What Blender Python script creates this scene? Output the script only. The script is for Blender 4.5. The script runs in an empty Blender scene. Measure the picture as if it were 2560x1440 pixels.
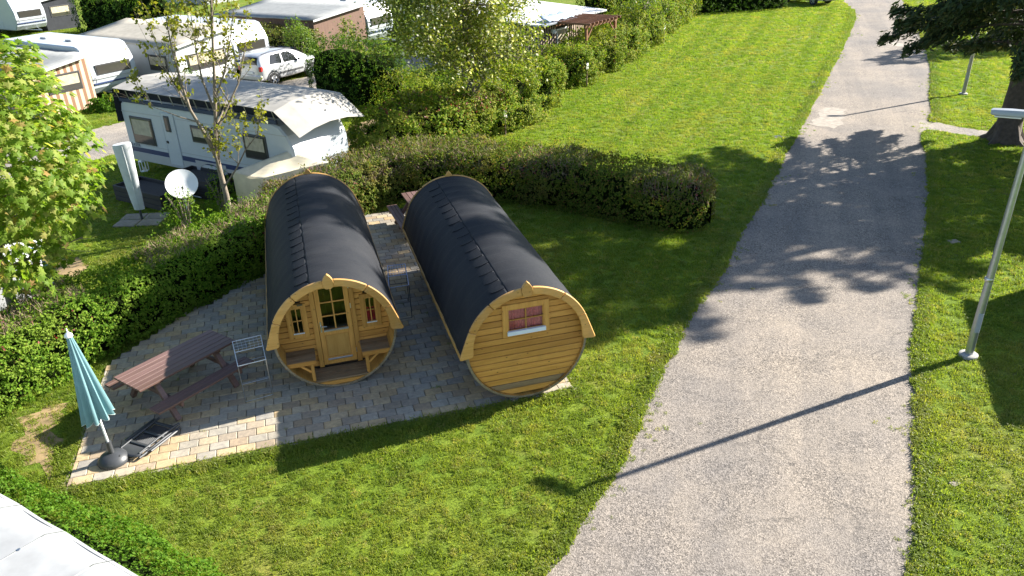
import bpy, math, random
import numpy as np
from mathutils import Vector, Matrix
R=math.radians
rng=np.random.default_rng(7); random.seed(7)
scn=bpy.context.scene; COL=scn.collection

# ---------------------------------------------------------------- camera
FPX,PITCH,ROLL,CH=1978.3,R(26.5585),R(-2.3059),8.1931
cF=Vector((0,math.cos(PITCH),-math.sin(PITCH))); cX=Vector((1,0,0)); cU=cX.cross(cF)
cR=cX*math.cos(ROLL)+cU*math.sin(ROLL); cT=-cX*math.sin(ROLL)+cU*math.cos(ROLL)
cam=bpy.data.cameras.new('camera'); camo=bpy.data.objects.new('camera',cam); COL.objects.link(camo)
cam.sensor_width=36; cam.sensor_fit='HORIZONTAL'; cam.lens=36*FPX/2560; cam.clip_start=.1; cam.clip_end=2000
camo.matrix_world=Matrix(((cR.x,cT.x,-cF.x,0),(cR.y,cT.y,-cF.y,0),(cR.z,cT.z,-cF.z,CH),(0,0,0,1)))
scn.camera=camo
# ---------------------------------------------------------------- sky, sun, exposure
SUN_EL=R(28.3); SUN_AZ=math.atan2(.921,.389)       # azimuth measured from +Y towards +X
W=bpy.data.worlds.new('World'); scn.world=W; W.use_nodes=True
wn=W.node_tree; bg=wn.nodes['Background']; sky=wn.nodes.new('ShaderNodeTexSky')
sky.sky_type='NISHITA'; sky.sun_disc=False; sky.sun_elevation=SUN_EL; sky.sun_rotation=SUN_AZ
sky.air_density=1.0; sky.dust_density=.6; sky.ozone_density=1.2
wn.links.new(sky.outputs[0],bg.inputs[0]); bg.inputs[1].default_value=.066
sl=bpy.data.lights.new('sun','SUN'); sl.energy=4.9; sl.angle=R(.53); sl.color=(1,.94,.84)
so=bpy.data.objects.new('sun',sl); COL.objects.link(so); so.location=(30,15,40)
sd=Vector((math.sin(SUN_AZ)*math.cos(SUN_EL),math.cos(SUN_AZ)*math.cos(SUN_EL),math.sin(SUN_EL)))
so.rotation_euler=sd.to_track_quat('Z','Y').to_euler()
scn.view_settings.view_transform='Standard'; scn.view_settings.look='None'
scn.view_settings.exposure=1.82; scn.view_settings.gamma=1
scn.cycles.max_bounces=6; scn.cycles.transparent_max_bounces=8

# ---------------------------------------------------------------- helpers
def ray(x,y): return cR*((x-1280)/FPX)-cT*((y-720)/FPX)+cF
def G(x,y,z=0.0):
    d=ray(x,y); t=(z-CH)/d.z; return Vector((d.x*t,d.y*t,z))
def HT(x,y,b):
    d=ray(x,y); t=(d.x*b[0]+d.y*b[1])/(d.x*d.x+d.y*d.y); return Vector((d.x*t,d.y*t,CH+d.z*t))
def PX(P):   # numpy (n,3) -> pixels
    P=np.atleast_2d(np.asarray(P,float))-np.array([0,0,CH])
    z=P@np.array(cF); return 1280+FPX*(P@np.array(cR))/z, 720-FPX*(P@np.array(cT))/z, z

class MB:
    def __init__(s): s.v=[]; s.f=[]
    def add(s,vs,fs):
        o=len(s.v); s.v+=[tuple(q) for q in vs]; s.f+=[tuple(o+i for i in f) for f in fs]; return s
    def bx(s,x0,x1,y0,y1,z0,z1,M=None):
        vs=[(x0,y0,z0),(x1,y0,z0),(x1,y1,z0),(x0,y1,z0),(x0,y0,z1),(x1,y0,z1),(x1,y1,z1),(x0,y1,z1)]
        if M is not None: vs=[M@Vector(q) for q in vs]
        return s.add(vs,[(0,3,2,1),(4,5,6,7),(0,1,5,4),(1,2,6,5),(2,3,7,6),(3,0,4,7)])
    def cbx(s,x0,x1,y0,y1,z0,z1,b=.006,M=None):   # chamfered box
        X=(x0,x1);Y=(y0,y1);Z=(z0,z1);vs=[];ix={}
        sg=(1,-1)
        for i in (0,1):
            for j in (0,1):
                for k in (0,1):
                    for a in range(3):
                        q=[X[i]+b*sg[i],Y[j]+b*sg[j],Z[k]+b*sg[k]]
                        q[a]=(X[i],Y[j],Z[k])[a]
                        ix[i,j,k,a]=len(vs); vs.append(q)
        fs=[]
        def fc(a,val,o1,o2):
            out=[]
            for p,q in ((0,0),(1,0),(1,1),(0,1)):
                c=[0,0,0]; c[a]=val;c[o1]=p;c[o2]=q; out.append(ix[c[0],c[1],c[2],a])
            return out
        for a,o1,o2 in ((0,1,2),(1,2,0),(2,0,1)):
            fs.append(fc(a,1,o1,o2)); fs.append(fc(a,0,o1,o2)[::-1])
        for a,o1,o2 in ((0,1,2),(1,2,0),(2,0,1)):     # edges along a
            for p in (0,1):
                for q in (0,1):
                    def I(e,ax):
                        c=[0,0,0];c[a]=e;c[o1]=p;c[o2]=q;return ix[c[0],c[1],c[2],ax]
                    f=[I(0,o1),I(1,o1),I(1,o2),I(0,o2)]
                    fs.append(f if p!=q else f[::-1])
        for i in (0,1):
            for j in (0,1):
                for k in (0,1):
                    f=[ix[i,j,k,0],ix[i,j,k,1],ix[i,j,k,2]]
                    fs.append(f if (i+j+k)%2==1 else f[::-1])
        if M is not None: vs=[M@Vector(q) for q in vs]
        return s.add(vs,fs)
    def tube(s,pts,r,n=8,cap=True):
        pts=[Vector(q) for q in pts]; m=len(pts)
        rs=list(r) if hasattr(r,'__len__') else [r]*m
        vs=[];fs=[];up=None
        for i,q in enumerate(pts):
            d=(pts[min(i+1,m-1)]-pts[max(i-1,0)])
            d=d.normalized() if d.length>1e-9 else Vector((0,0,1))
            if up is None:
                up=d.orthogonal().normalized()
            else:
                up=up-d*up.dot(d); up=up.normalized() if up.length>1e-6 else d.orthogonal().normalized()
            sd_=d.cross(up)
            for k in range(n):
                a=2*math.pi*k/n; vs.append(q+(up*math.cos(a)+sd_*math.sin(a))*rs[i])
        for i in range(m-1):
            for k in range(n):
                k2=(k+1)%n; fs.append((i*n+k,i*n+k2,(i+1)*n+k2,(i+1)*n+k))
        if cap: fs.append(tuple(range(n))[::-1]); fs.append(tuple((m-1)*n+k for k in range(n)))
        return s.add(vs,fs)
    def ext(s,poly,fa,fb):   # poly 2d list ; fa,fb map 2d->3d for both ends
        n=len(poly); vs=[fa(*q) for q in poly]+[fb(*q) for q in poly]
        fs=[tuple(range(n)),tuple(range(2*n-1,n-1,-1))]+[(i,n+i,n+(i+1)%n,(i+1)%n) for i in range(n)]
        return s.add(vs,fs)
    def lathe(s,prof,n=24,c=(0,0,0)):
        vs=[];fs=[]
        for r,z in prof:
            for k in range(n):
                a=2*math.pi*k/n; vs.append((c[0]+r*math.cos(a),c[1]+r*math.sin(a),c[2]+z))
        for i in range(len(prof)-1):
            for k in range(n):
                k2=(k+1)%n; fs.append((i*n+k,i*n+k2,(i+1)*n+k2,(i+1)*n+k))
        fs.append(tuple(range(n))[::-1]); fs.append(tuple((len(prof)-1)*n+k for k in range(n)))
        return s.add(vs,fs)
    def mesh(s,name,mat=None,smooth=False):
        me=bpy.data.meshes.new(name); me.from_pydata([tuple(q) for q in s.v],[],s.f); me.update()
        if smooth:
            me.polygons.foreach_set('use_smooth',[True]*len(me.polygons)); me.set_sharp_from_angle(angle=R(40))
        if mat: me.materials.append(mat)
        return me
def link(name,me,parent=None,loc=(0,0,0),rot=(0,0,0),scale=(1,1,1)):
    o=bpy.data.objects.new(name,me); COL.objects.link(o); o.location=loc; o.rotation_euler=rot; o.scale=scale
    if parent: o.parent=parent
    return o
def obj(name,mb,mat,parent=None,loc=(0,0,0),rot=(0,0,0),smooth=False):
    me=mb.mesh(name,mat,smooth)
    # consistent outward normals
    import bmesh
    bm=bmesh.new(); bm.from_mesh(me); bmesh.ops.recalc_face_normals(bm,faces=bm.faces); bm.to_mesh(me); bm.free()
    return link(name,me,parent,loc,rot)
def thing(name,label,cat,loc=(0,0,0),rz=0,group=None):
    o=link(name,None,None,loc,(0,0,rz)); return tag(o,label,cat,group)
def tag(o,label=None,cat=None,group=None,kind=None):
    if label: o['label']=label
    if cat: o['category']=cat
    if group: o['group']=group
    if kind: o['kind']=kind
    return o
def copy_tree(o,parent=None,label=None):
    c=o.copy(); COL.objects.link(c); c.parent=parent
    if label: c['label']=label
    for ch in list(o.children): copy_tree(ch,c)
    return c
def npmesh(name,V,F,mat):   # V (n,3), F (m,k)
    me=bpy.data.meshes.new(name); V=np.asarray(V,np.float32); F=np.asarray(F,np.int32)
    m,k=F.shape
    me.vertices.add(len(V)); me.vertices.foreach_set('co',V.ravel())
    me.loops.add(m*k); me.loops.foreach_set('vertex_index',F.ravel())
    me.polygons.add(m); me.polygons.foreach_set('loop_start',np.arange(m,dtype=np.int32)*k)
    me.update(calc_edges=True); me.materials.append(mat); return me

# ---------------------------------------------------------------- materials
def nodes(name):
    m=bpy.data.materials.new(name); m.use_nodes=True; nt=m.node_tree
    return m,nt,nt.nodes,nt.links,nt.nodes['Principled BSDF']
def ramp(N,cols,interp='LINEAR'):
    r=N.new('ShaderNodeValToRGB'); r.color_ramp.interpolation=interp; e=r.color_ramp.elements
    while len(e)<len(cols): e.new(.5)
    for i,(p,c) in enumerate(cols): e[i].position=p; e[i].color=(*c,1)
    return r
def noise(N,L,co,scale,detail=4,rough=.55):
    n=N.new('ShaderNodeTexNoise'); n.inputs['Scale'].default_value=scale; n.inputs['Detail'].default_value=detail
    n.inputs['Roughness'].default_value=rough
    if co is not None: L.new(co,n.inputs['Vector'])
    return n
def mixc(N,L,fac,a,b,mode='MIX'):
    m=N.new('ShaderNodeMix'); m.data_type='RGBA'; m.blend_type=mode
    for sock,v in ((m.inputs[0],fac),(m.inputs[6],a),(m.inputs[7],b)):
        if hasattr(v,'links') or hasattr(v,'is_linked'): L.new(v,sock)
        elif isinstance(v,(int,float)): sock.default_value=v
        else: sock.default_value=(*v,1)
    return m.outputs[2]
def bump(N,L,h,strength,dist,bsdf,prev=None):
    b=N.new('ShaderNodeBump'); b.inputs['Strength'].default_value=strength; b.inputs['Distance'].default_value=dist
    L.new(h,b.inputs['Height'])
    if prev: L.new(prev,b.inputs['Normal'])
    L.new(b.outputs[0],bsdf.inputs['Normal']); return b.outputs[0]
def mat(name,c,rough=.6,var=.12,scale=6,bmp=0.,bscale=60,metal=0.,spec=.5,dirt=None):
    m,nt,N,L,B=nodes(name); tc=N.new('ShaderNodeTexCoord'); oi=N.new('ShaderNodeObjectInfo')
    n=noise(N,L,tc.outputs['Object'],scale,5,.6)
    lo=tuple(x*(1-var) for x in c); hi=tuple(min(1,x*(1+var)) for x in c)
    r=ramp(N,[(.3,lo),(.7,hi)]); L.new(n.outputs[0],r.inputs[0]); out=r.outputs[0]
    if dirt:
        n2=noise(N,L,tc.outputs['Object'],scale*.35,6,.7); r2=ramp(N,[(.5,(0,0,0)),(.72,(1,1,1))]); L.new(n2.outputs[0],r2.inputs[0])
        mm=N.new('ShaderNodeMath'); mm.operation='MULTIPLY'; L.new(r2.outputs[0],mm.inputs[0]); mm.inputs[1].default_value=.6
        out=mixc(N,L,mm.outputs[0],out,dirt)
    L.new(out,B.inputs['Base Color']); B.inputs['Roughness'].default_value=rough; B.inputs['Metallic'].default_value=metal
    B.inputs['Specular IOR Level'].default_value=spec
    if bmp:
        nb=noise(N,L,tc.outputs['Object'],bscale,4,.6); bump(N,L,nb.outputs[0],bmp,.01,B)
    return m
def wood(name,c1,c2,rough=.55,axis=0,grain=40,knots=True,weather=None,stretch=14):
    m,nt,N,L,B=nodes(name); tc=N.new('ShaderNodeTexCoord'); oi=N.new('ShaderNodeObjectInfo')
    mp=N.new('ShaderNodeMapping'); sc=[grain]*3; sc[axis]=grain/stretch; mp.inputs['Scale'].default_value=sc
    add=N.new('ShaderNodeVectorMath'); add.operation='ADD'
    mul=N.new('ShaderNodeMath'); mul.operation='MULTIPLY'; mul.inputs[1].default_value=37.; L.new(oi.outputs['Random'],mul.inputs[0])
    L.new(tc.outputs['Object'],add.inputs[0]); L.new(mul.outputs[0],add.inputs[1]); L.new(add.outputs[0],mp.inputs[0])
    n=noise(N,L,mp.outputs[0],1.,5,.6)
    r=ramp(N,[(.32,c2),(.62,c1)]); L.new(n.outputs[0],r.inputs[0]); out=r.outputs[0]
    rr=ramp(N,[(0,(.76,.72,.66)),(.5,(1.,1.,1.)),(1,(1.16,1.16,1.2))]); L.new(oi.outputs['Random'],rr.inputs[0])
    out=mixc(N,L,1.,out,rr.outputs[0],'MULTIPLY')
    if knots:
        mp2=N.new('ShaderNodeMapping'); s2=[9.]*3; s2[axis]=5.5; mp2.inputs['Scale'].default_value=s2; L.new(add.outputs[0],mp2.inputs[0])
        vo=N.new('ShaderNodeTexVoronoi'); L.new(mp2.outputs[0],vo.inputs['Vector']); vo.inputs['Scale'].default_value=1.
        kr=ramp(N,[(.05,(1,1,1)),(.12,(0,0,0))]); L.new(vo.outputs['Distance'],kr.inputs[0])
        out=mixc(N,L,kr.outputs[0],out,tuple(x*.25 for x in c2))
    if weather:
        n2=noise(N,L,tc.outputs['Object'],2.6,6,.7); r2=ramp(N,[(.5,(0,0,0)),(.7,(1,1,1))]); L.new(n2.outputs[0],r2.inputs[0])
        mm=N.new('ShaderNodeMath'); mm.operation='MULTIPLY'; L.new(r2.outputs[0],mm.inputs[0]); mm.inputs[1].default_value=.55
        out=mixc(N,L,mm.outputs[0],out,weather)
    L.new(out,B.inputs['Base Color']); B.inputs['Roughness'].default_value=rough
    bump(N,L,n.outputs[0],.25,.004,B)
    return m
def leafmat(name,cols,transl=.35,rough=.45,spec=.35,island=True,patch=None,tcol=(1.25,1.3,.55)):
    m,nt,N,L,B=nodes(name); ge=N.new('ShaderNodeNewGeometry')
    if island: src=ge.outputs['Random Per Island']
    else:
        oi=N.new('ShaderNodeObjectInfo'); src=oi.outputs['Random']
    r=ramp(N,cols); L.new(src,r.inputs[0]); out=r.outputs[0]
    if patch:
        n=noise(N,L,ge.outputs['Position'],patch[0],3,.6); r2=ramp(N,[(patch[2],(0,0,0)),(patch[3],(1,1,1))]); L.new(n.outputs[0],r2.inputs[0])
        out=mixc(N,L,r2.outputs[0],out,patch[1],patch[4] if len(patch)>4 else 'MIX')
    L.new(out,B.inputs['Base Color']); B.inputs['Roughness'].default_value=rough; B.inputs['Specular IOR Level'].default_value=spec
    tr=N.new('ShaderNodeBsdfTranslucent'); tcm=mixc(N,L,1.,out,tcol,'MULTIPLY'); L.new(tcm,tr.inputs[0])
    mx=N.new('ShaderNodeMixShader'); mx.inputs[0].default_value=transl; L.new(B.outputs[0],mx.inputs[1]); L.new(tr.outputs[0],mx.inputs[2])
    L.new(mx.outputs[0],nt.nodes['Material Output'].inputs[0]); return m
def glass(name,c=(.01,.012,.014),rough=.04):
    m,nt,N,L,B=nodes(name); B.inputs['Base Color'].default_value=(*c,1); B.inputs['Roughness'].default_value=rough
    B.inputs['Specular IOR Level'].default_value=.7; return m
def metal(name,c,rough=.35): return mat(name,c,rough,.08,12,0,metal=1.)

M={}
M['honey']=wood('honey_pine',(.56,.288,.066),(.44,.205,.038),.5,0,26,True,(.40,.20,.05))
M['honeyY']=wood('honey_pine_lengthwise',(.44,.25,.06),(.34,.17,.035),.5,1,26,False,(.16,.12,.075))
M['honeyZ']=wood('honey_pine_upright',(.55,.296,.074),(.43,.212,.042),.5,2,26,True)
M['honeyP']=wood('honey_door_panel',(.52,.305,.085),(.44,.24,.058),.45,2,20,False,stretch=6)
M['arch']=wood('arch_board_pine',(.57,.32,.092),(.45,.235,.053),.55,0,22,True,(.40,.26,.11))
M['greywood']=wood('greyed_rim_wood',(.27,.22,.14),(.14,.115,.08),.75,1,30,False,(.09,.085,.06))
M['greywoodX']=wood('weathered_board',(.27,.185,.10),(.17,.115,.06),.75,0,30,False,(.11,.08,.05))
M['brownplank']=wood('recycled_brown_plank',(.150,.088,.076),(.112,.064,.055),.5,0,30,False,stretch=20)
M['gold_dark']=mat('shadow_gap',(.03,.02,.012),.9)
M['alu']=metal('brushed_aluminium',(.75,.76,.78),.3)
M['steel']=metal('galvanised_steel',(.52,.55,.58),.38)
M['white']=mat('white_paint',(.78,.79,.80),.4,.04,3)
M['glass']=glass('window_glass')
M['black']=mat('black_plastic',(.018,.019,.021),.45,.1,20)
M['rubber']=mat('rubber_tyre',(.02,.02,.02),.8)
M['concrete']=mat('concrete',(.36,.345,.32),.85,.12,9,.3,90,dirt=(.2,.19,.16))
# ---------------------------------------------------------------- ground, road, paths
def gmat():
    m,nt,N,L,B=nodes('lawn_soil'); ge=N.new('ShaderNodeNewGeometry'); P=ge.outputs['Position']
    n1=noise(N,L,P,.45,4,.6); n2=noise(N,L,P,26,5,.7); n3=noise(N,L,P,2.3,4,.6)
    r1=ramp(N,[(.35,(.115,.185,.019)),(.55,(.15,.21,.027)),(.7,(.20,.205,.05))]); L.new(n1.outputs[0],r1.inputs[0])
    r2=ramp(N,[(.32,(.40,.42,.35)),(.68,(1.35,1.3,1.2))]); L.new(n2.outputs[0],r2.inputs[0])
    r3=ramp(N,[(.35,(.75,.8,.8)),(.7,(1.15,1.1,1.))]); L.new(n3.outputs[0],r3.inputs[0])
    o=mixc(N,L,1.,r1.outputs[0],r2.outputs[0],'MULTIPLY'); o=mixc(N,L,1.,o,r3.outputs[0],'MULTIPLY')
    L.new(o,B.inputs['Base Color']); B.inputs['Roughness'].default_value=.9; B.inputs['Specular IOR Level'].default_value=.1
    bump(N,L,n2.outputs[0],.8,.03,B); return m
def roadmat(name,a=(.165,.147,.128),b=(.275,.243,.208),patchc=(.305,.268,.226)):
    m,nt,N,L,B=nodes(name); ge=N.new('ShaderNodeNewGeometry'); P=ge.outputs['Position']
    vo=N.new('ShaderNodeTexVoronoi'); vo.inputs['Scale'].default_value=58; L.new(P,vo.inputs['Vector'])
    sp=N.new('ShaderNodeSeparateColor'); L.new(vo.outputs['Color'],sp.inputs[0])
    r=ramp(N,[(0,tuple(x*.5 for x in a)),(.3,a),(.75,b),(1,tuple(min(1,x*1.35) for x in b))]); L.new(sp.outputs[0],r.inputs[0])
    n=noise(N,L,P,.9,6,.65); r2=ramp(N,[(.42,(0,0,0)),(.66,(1,1,1))]); L.new(n.outputs[0],r2.inputs[0])
    mm=N.new('ShaderNodeMath'); mm.operation='MULTIPLY'; mm.inputs[1].default_value=.5; L.new(r2.outputs[0],mm.inputs[0])
    o=mixc(N,L,mm.outputs[0],r.outputs[0],patchc)
    n3=noise(N,L,P,.25,4,.6); r3=ramp(N,[(.35,(.76,.78,.83)),(.65,(1.10,1.07,1.02))]); L.new(n3.outputs[0],r3.inputs[0])
    o=mixc(N,L,1.,o,r3.outputs[0],'MULTIPLY')
    mp=N.new('ShaderNodeMapping'); mp.inputs['Rotation'].default_value=(0,0,R(19)); L.new(P,mp.inputs[0]); m2=N.new('ShaderNodeMapping'); m2.inputs['Scale'].default_value=(1.3,.06,1); L.new(mp.outputs[0],m2.inputs[0]); nt_=noise(N,L,m2.outputs[0],1.,3,.6); rt=ramp(N,[(.36,(.86,.87,.89)),(.5,(1,1,1)),(.66,(1.09,1.08,1.06))]); L.new(nt_.outputs[0],rt.inputs[0]); o=mixc(N,L,1.,o,rt.outputs[0],'MULTIPLY')
    v2=N.new('ShaderNodeTexVoronoi'); v2.feature='DISTANCE_TO_EDGE'; v2.inputs['Scale'].default_value=.42; nw=noise(N,L,P,1.6,5,.7); wv=N.new('ShaderNodeVectorMath'); wv.operation='MULTIPLY_ADD'; L.new(nw.outputs['Color'],wv.inputs[0]); wv.inputs[1].default_value=(.9,.9,.9); L.new(P,wv.inputs[2]); L.new(wv.outputs[0],v2.inputs['Vector'])
    cr=ramp(N,[(.0,(1,1,1)),(.010,(0,0,0))]); L.new(v2.outputs['Distance'],cr.inputs[0]); gate=noise(N,L,P,.35,2,.5); gr=ramp(N,[(.5,(0,0,0)),(.6,(.6,.6,.6))]); L.new(gate.outputs[0],gr.inputs[0]); cm=mixc(N,L,1.,cr.outputs[0],gr.outputs[0],'MULTIPLY'); o=mixc(N,L,cm,o,(.06,.055,.05))
    n4=noise(N,L,P,9,5,.7); r4=ramp(N,[(.3,(.8,.8,.82)),(.7,(1.12,1.1,1.08))]); L.new(n4.outputs[0],r4.inputs[0]); o=mixc(N,L,1.,o,r4.outputs[0],'MULTIPLY')
    L.new(o,B.inputs['Base Color']); B.inputs['Roughness'].default_value=.85; B.inputs['Specular IOR Level'].default_value=.25
    bump(N,L,vo.outputs['Distance'],.5,.008,B); return m
M['ground']=gmat(); M['road']=roadmat('worn_asphalt'); M['lane']=roadmat('gravel_lane',(.22,.20,.175),(.32,.29,.25),(.36,.33,.28))
M['concrete_patch']=mat('pale_concrete_patch',(.285,.25,.208),.85,.25,5,.2,80)
M['dirt']=mat('sandy_soil',(.25,.175,.085),.95,.3,2.2,.6,30,dirt=(.13,.12,.04))

def sheet(name,poly,z,m,sub=0,rough=0.):
    poly=[(p[0],p[1]) for p in poly]
    if sub:
        out=[]
        for i in range(len(poly)):
            a=poly[i];b=poly[(i+1)%len(poly)]; n=max(1,int(math.hypot(b[0]-a[0],b[1]-a[1])/sub))
            for k in range(n):
                t=k/n; out.append((a[0]+(b[0]-a[0])*t+random.gauss(0,rough),a[1]+(b[1]-a[1])*t+random.gauss(0,rough)))
        poly=out
    mb=MB(); mb.add([(x,y,z) for x,y in poly],[tuple(range(len(poly)))]); return obj(name,mb,m)
gb=MB(); S=600
gb.add([(-S,-S,0),(S,-S,0),(S,S,0),(-S,S,0)],[(0,1,2,3)])
ground=tag(obj('ground',gb,M['ground']),kind='structure')

RL=[(1350,1440),(1420,1345),(1475,1262),(1530,1180),(1580,1080),(1610,1010),(1655,915),(1690,850),(1720,785),(1755,738),(1795,685),(1830,610),(1868,545),(1905,490),(1930,440),(1955,385),(1990,330),(2020,270),(2050,215),(2085,150),(2115,90),(2133,45),(2128,20),(2105,0)]
RR=[(2285,1440),(2296,1340),(2303,1210),(2298,1080),(2293,980),(2291,900),(2303,760),(2318,640),(2328,540),(2330,450),(2325,390),(2312,352),(2320,318),(2338,285),(2332,240),(2335,180),(2322,120),(2300,70),(2272,25),(2255,0)]
rl=[G(*q) for q in RL]; rr_=[G(*q) for q in RR]
rl=[Vector((-6.5,-3,0)),Vector((-2.3,4.0,0))]+rl+[Vector((22,70,0)),Vector((10,95,0))]
rr_=[Vector((-1.4,-4,0)),Vector((2.9,3.9,0))]+rr_+[Vector((27.5,72,0)),Vector((16,98,0))]
road_poly=[(p.x,p.y) for p in rl]+[(p.x,p.y) for p in rr_[::-1]]
tag(sheet('road',road_poly,.004,M['road'],.22,.014),kind='structure')
pp=[(2300,300),(2345,306),(2400,318),(2520,335),(2660,352),(2660,378),(2520,352),(2400,336),(2345,327),(2300,330)]
path_poly=[(q.x,q.y) for q in (G(*c) for c in pp)]
tag(sheet('footpath',path_poly,.008,M['lane'],.3,.03),kind='structure')
cpoly=[G(*q) for q in [(2062,268),(2118,272),(2090,322),(2030,312)]]
tag(sheet('concrete_patch',cpoly,.009,M['concrete_patch'],.25,.07),kind='structure')
c2=[G(*q) for q in [(2215,102),(2262,108),(2258,118),(2210,112)]]
tag(sheet('concrete_patch',c2,.009,M['concrete_patch'],.25,.10),kind='structure')
lane_poly=[(-22.5,20),(-19.0,18.4),(-15.9,26.7),(-9.3,37.3),(-3,44),(-5,47),(-12,40.2),(-18.6,30.5)]
tag(sheet('gravel_lane',lane_poly,.004,M['lane'],.4,.06),kind='structure')
dirt_poly=[(G(*q).x,G(*q).y) for q in [(845,345),(880,312),(930,298),(985,300),(1010,318),(960,338),(905,356),(870,372)]]
tag(sheet('bare_soil',dirt_poly,.004,M['dirt'],.25,.08),kind='structure')
dirt2=[(G(*q).x,G(*q).y) for q in [(140,655),(200,640),(225,668),(190,690),(150,690)]]
dirt3=[(G(*q).x,G(*q).y) for q in [(172,1000),(150,1075),(140,1150),(118,1195),(60,1165),(35,1110),(70,1050),(120,1010)]]
tag(sheet('bare_soil',dirt3,.004,M['dirt'],.2,.09),kind='structure')
tag(sheet('bare_soil',dirt2,.004,M['dirt'],.2,.05),kind='structure')

# ---------------------------------------------------------------- patio of pavers
PO=Vector((-7.24,9.83,0)); YAW=R(15.1)
E1=Vector((math.cos(YAW),math.sin(YAW),0)); E2=Vector((-math.sin(YAW),math.cos(YAW),0))
def PL(a,b,z=0): q=PO+E1*a+E2*b; return Vector((q.x,q.y,z))
patio_loc=[(0,0),(8.62,0),(8.62,10.5),(6.0,10.5),(2.97,7.05),(1.34,5.5),(.2,4.1),(0,3.4)]
patio_poly=[(PL(*q).x,PL(*q).y) for q in patio_loc]
def inpoly(P,poly):
    P=np.atleast_2d(P); x=P[:,0];y=P[:,1]; c=np.zeros(len(P),bool); n=len(poly)
    for i in range(n):
        x1,y1=poly[i][:2];x2,y2=poly[(i+1)%n][:2]
        if y1==y2: continue
        m=((y1>y)!=(y2>y))&(x<(x2-x1)*(y-y1)/(y2-y1)+x1); c^=m
    return c
def pavmat(name,island):
    m,nt,N,L,B=nodes(name)
    if island: ge=N.new('ShaderNodeNewGeometry'); src=ge.outputs['Random Per Island']
    else: oi=N.new('ShaderNodeObjectInfo'); src=oi.outputs['Random']
    cols=[(0,(.42,.31,.175)),(.22,(.47,.365,.225)),(.4,(.38,.34,.275)),(.55,(.33,.305,.26)),(.68,(.38,.34,.275)),(.82,(.33,.255,.175)),(1,(.28,.268,.245))]
    r=ramp(N,cols,'LINEAR'); L.new(src,r.inputs[0])
    g2=N.new('ShaderNodeNewGeometry'); n=noise(N,L,g2.outputs['Position'],14,6,.7)
    r2=ramp(N,[(.3,(.72,.72,.75)),(.7,(1.2,1.18,1.12))]); L.new(n.outputs[0],r2.inputs[0])
    o=mixc(N,L,1.,r.outputs[0],r2.outputs[0],'MULTIPLY')
    n5=noise(N,L,g2.outputs['Position'],1.6,4,.6); r5=ramp(N,[(.4,(0,0,0)),(.75,(1,1,1))]); L.new(n5.outputs[0],r5.inputs[0])
    mm=N.new('ShaderNodeMath'); mm.operation='MULTIPLY'; mm.inputs[1].default_value=.35; L.new(r5.outputs[0],mm.inputs[0])
    o=mixc(N,L,mm.outputs[0],o,(.14,.125,.10))
    L.new(o,B.inputs['Base Color']); B.inputs['Roughness'].default_value=.8; B.inputs['Specular IOR Level'].default_value=.3
    n3=noise(N,L,g2.outputs['Position'],70,4,.6); bump(N,L,n3.outputs[0],.3,.006,B); return m
M['paver']=pavmat('paver_stone',False); M['paver_rest']=pavmat('paver_stone_far',True)
M['joint']=mat('joint_sand',(.085,.07,.05),.95,.3,12)
patio=tag(sheet('patio',patio_poly,.012,M['joint']),kind='structure')
pw,pd=.315,.21; cand=[]
for j in range(50):
    off=(0 if j%2 else .5)*pw+random.uniform(-.03,.03)
    b=j*pd+.06
    for i in range(-1,29):
        a0=max(.10,off+i*pw); a1=min(8.60,off+(i+1)*pw)
        if a1-a0<.03: continue
        a=(a0+a1)/2; w=PL(a,b+pd/2)
        if b+pd>10.48 or not inpoly((w.x,w.y),patio_poly)[0]: continue
        cand.append((a0,a1,b,w))
def hidden(a,b):   # under a barrel
    return (3.7<a<5.5 and b>2.3) or (7.0<a<8.5 and b>.6)
full=MB().cbx(-pw/2+.004,pw/2-.004,-pd/2+.004,pd/2-.004,-.04,.05,.009).mesh('paver',M['paver'])
vis=sorted([c for c in cand if not hidden((c[0]+c[1])/2,c[2])],key=lambda c:(c[3]-Vector((0,0,CH))).length)
near=vis[:300]; ids=set(id(c) for c in near); rest=MB()
for c in cand:
    a0,a1,b,w=c; dz=random.gauss(0,.0022)
    if id(c) in ids:
        sc=(a1-a0)/pw
        o=link('paver',full,patio,(w.x,w.y,dz),(random.gauss(0,.006),random.gauss(0,.006),YAW+random.gauss(0,.008)),(sc,1,1))
    else:
        Mx=Matrix.Translation((w.x,w.y,dz))@Matrix.Rotation(YAW+random.gauss(0,.008),4,'Z')
        h=(a1-a0)/2-.004; rest.cbx(-h,h,-pd/2+.004,pd/2-.004,-.04,.05,.009,Mx)
tag(obj('pavers_beyond',rest,M['paver_rest'],patio),kind='stuff')
M['edging']=mat('edging_concrete',(.27,.235,.18),.9,.2,7,.3,70,dirt=(.13,.12,.06))
edge_me=MB().cbx(-.476,.476,-.03,.03,-.1,.034,.008).mesh('edging_stone',M['edging'])
for k in range(9):
    w=PL(k*.962+.48,.03); link('edging_stone',edge_me,patio,(w.x,w.y,random.gauss(0,.003)),(0,0,YAW))
for k in range(3):
    w=PL(.05,.1+k*1.0+.5); link('edging_stone',edge_me,patio,(w.x,w.y,random.gauss(0,.003)),(0,0,YAW+math.pi/2))

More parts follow.
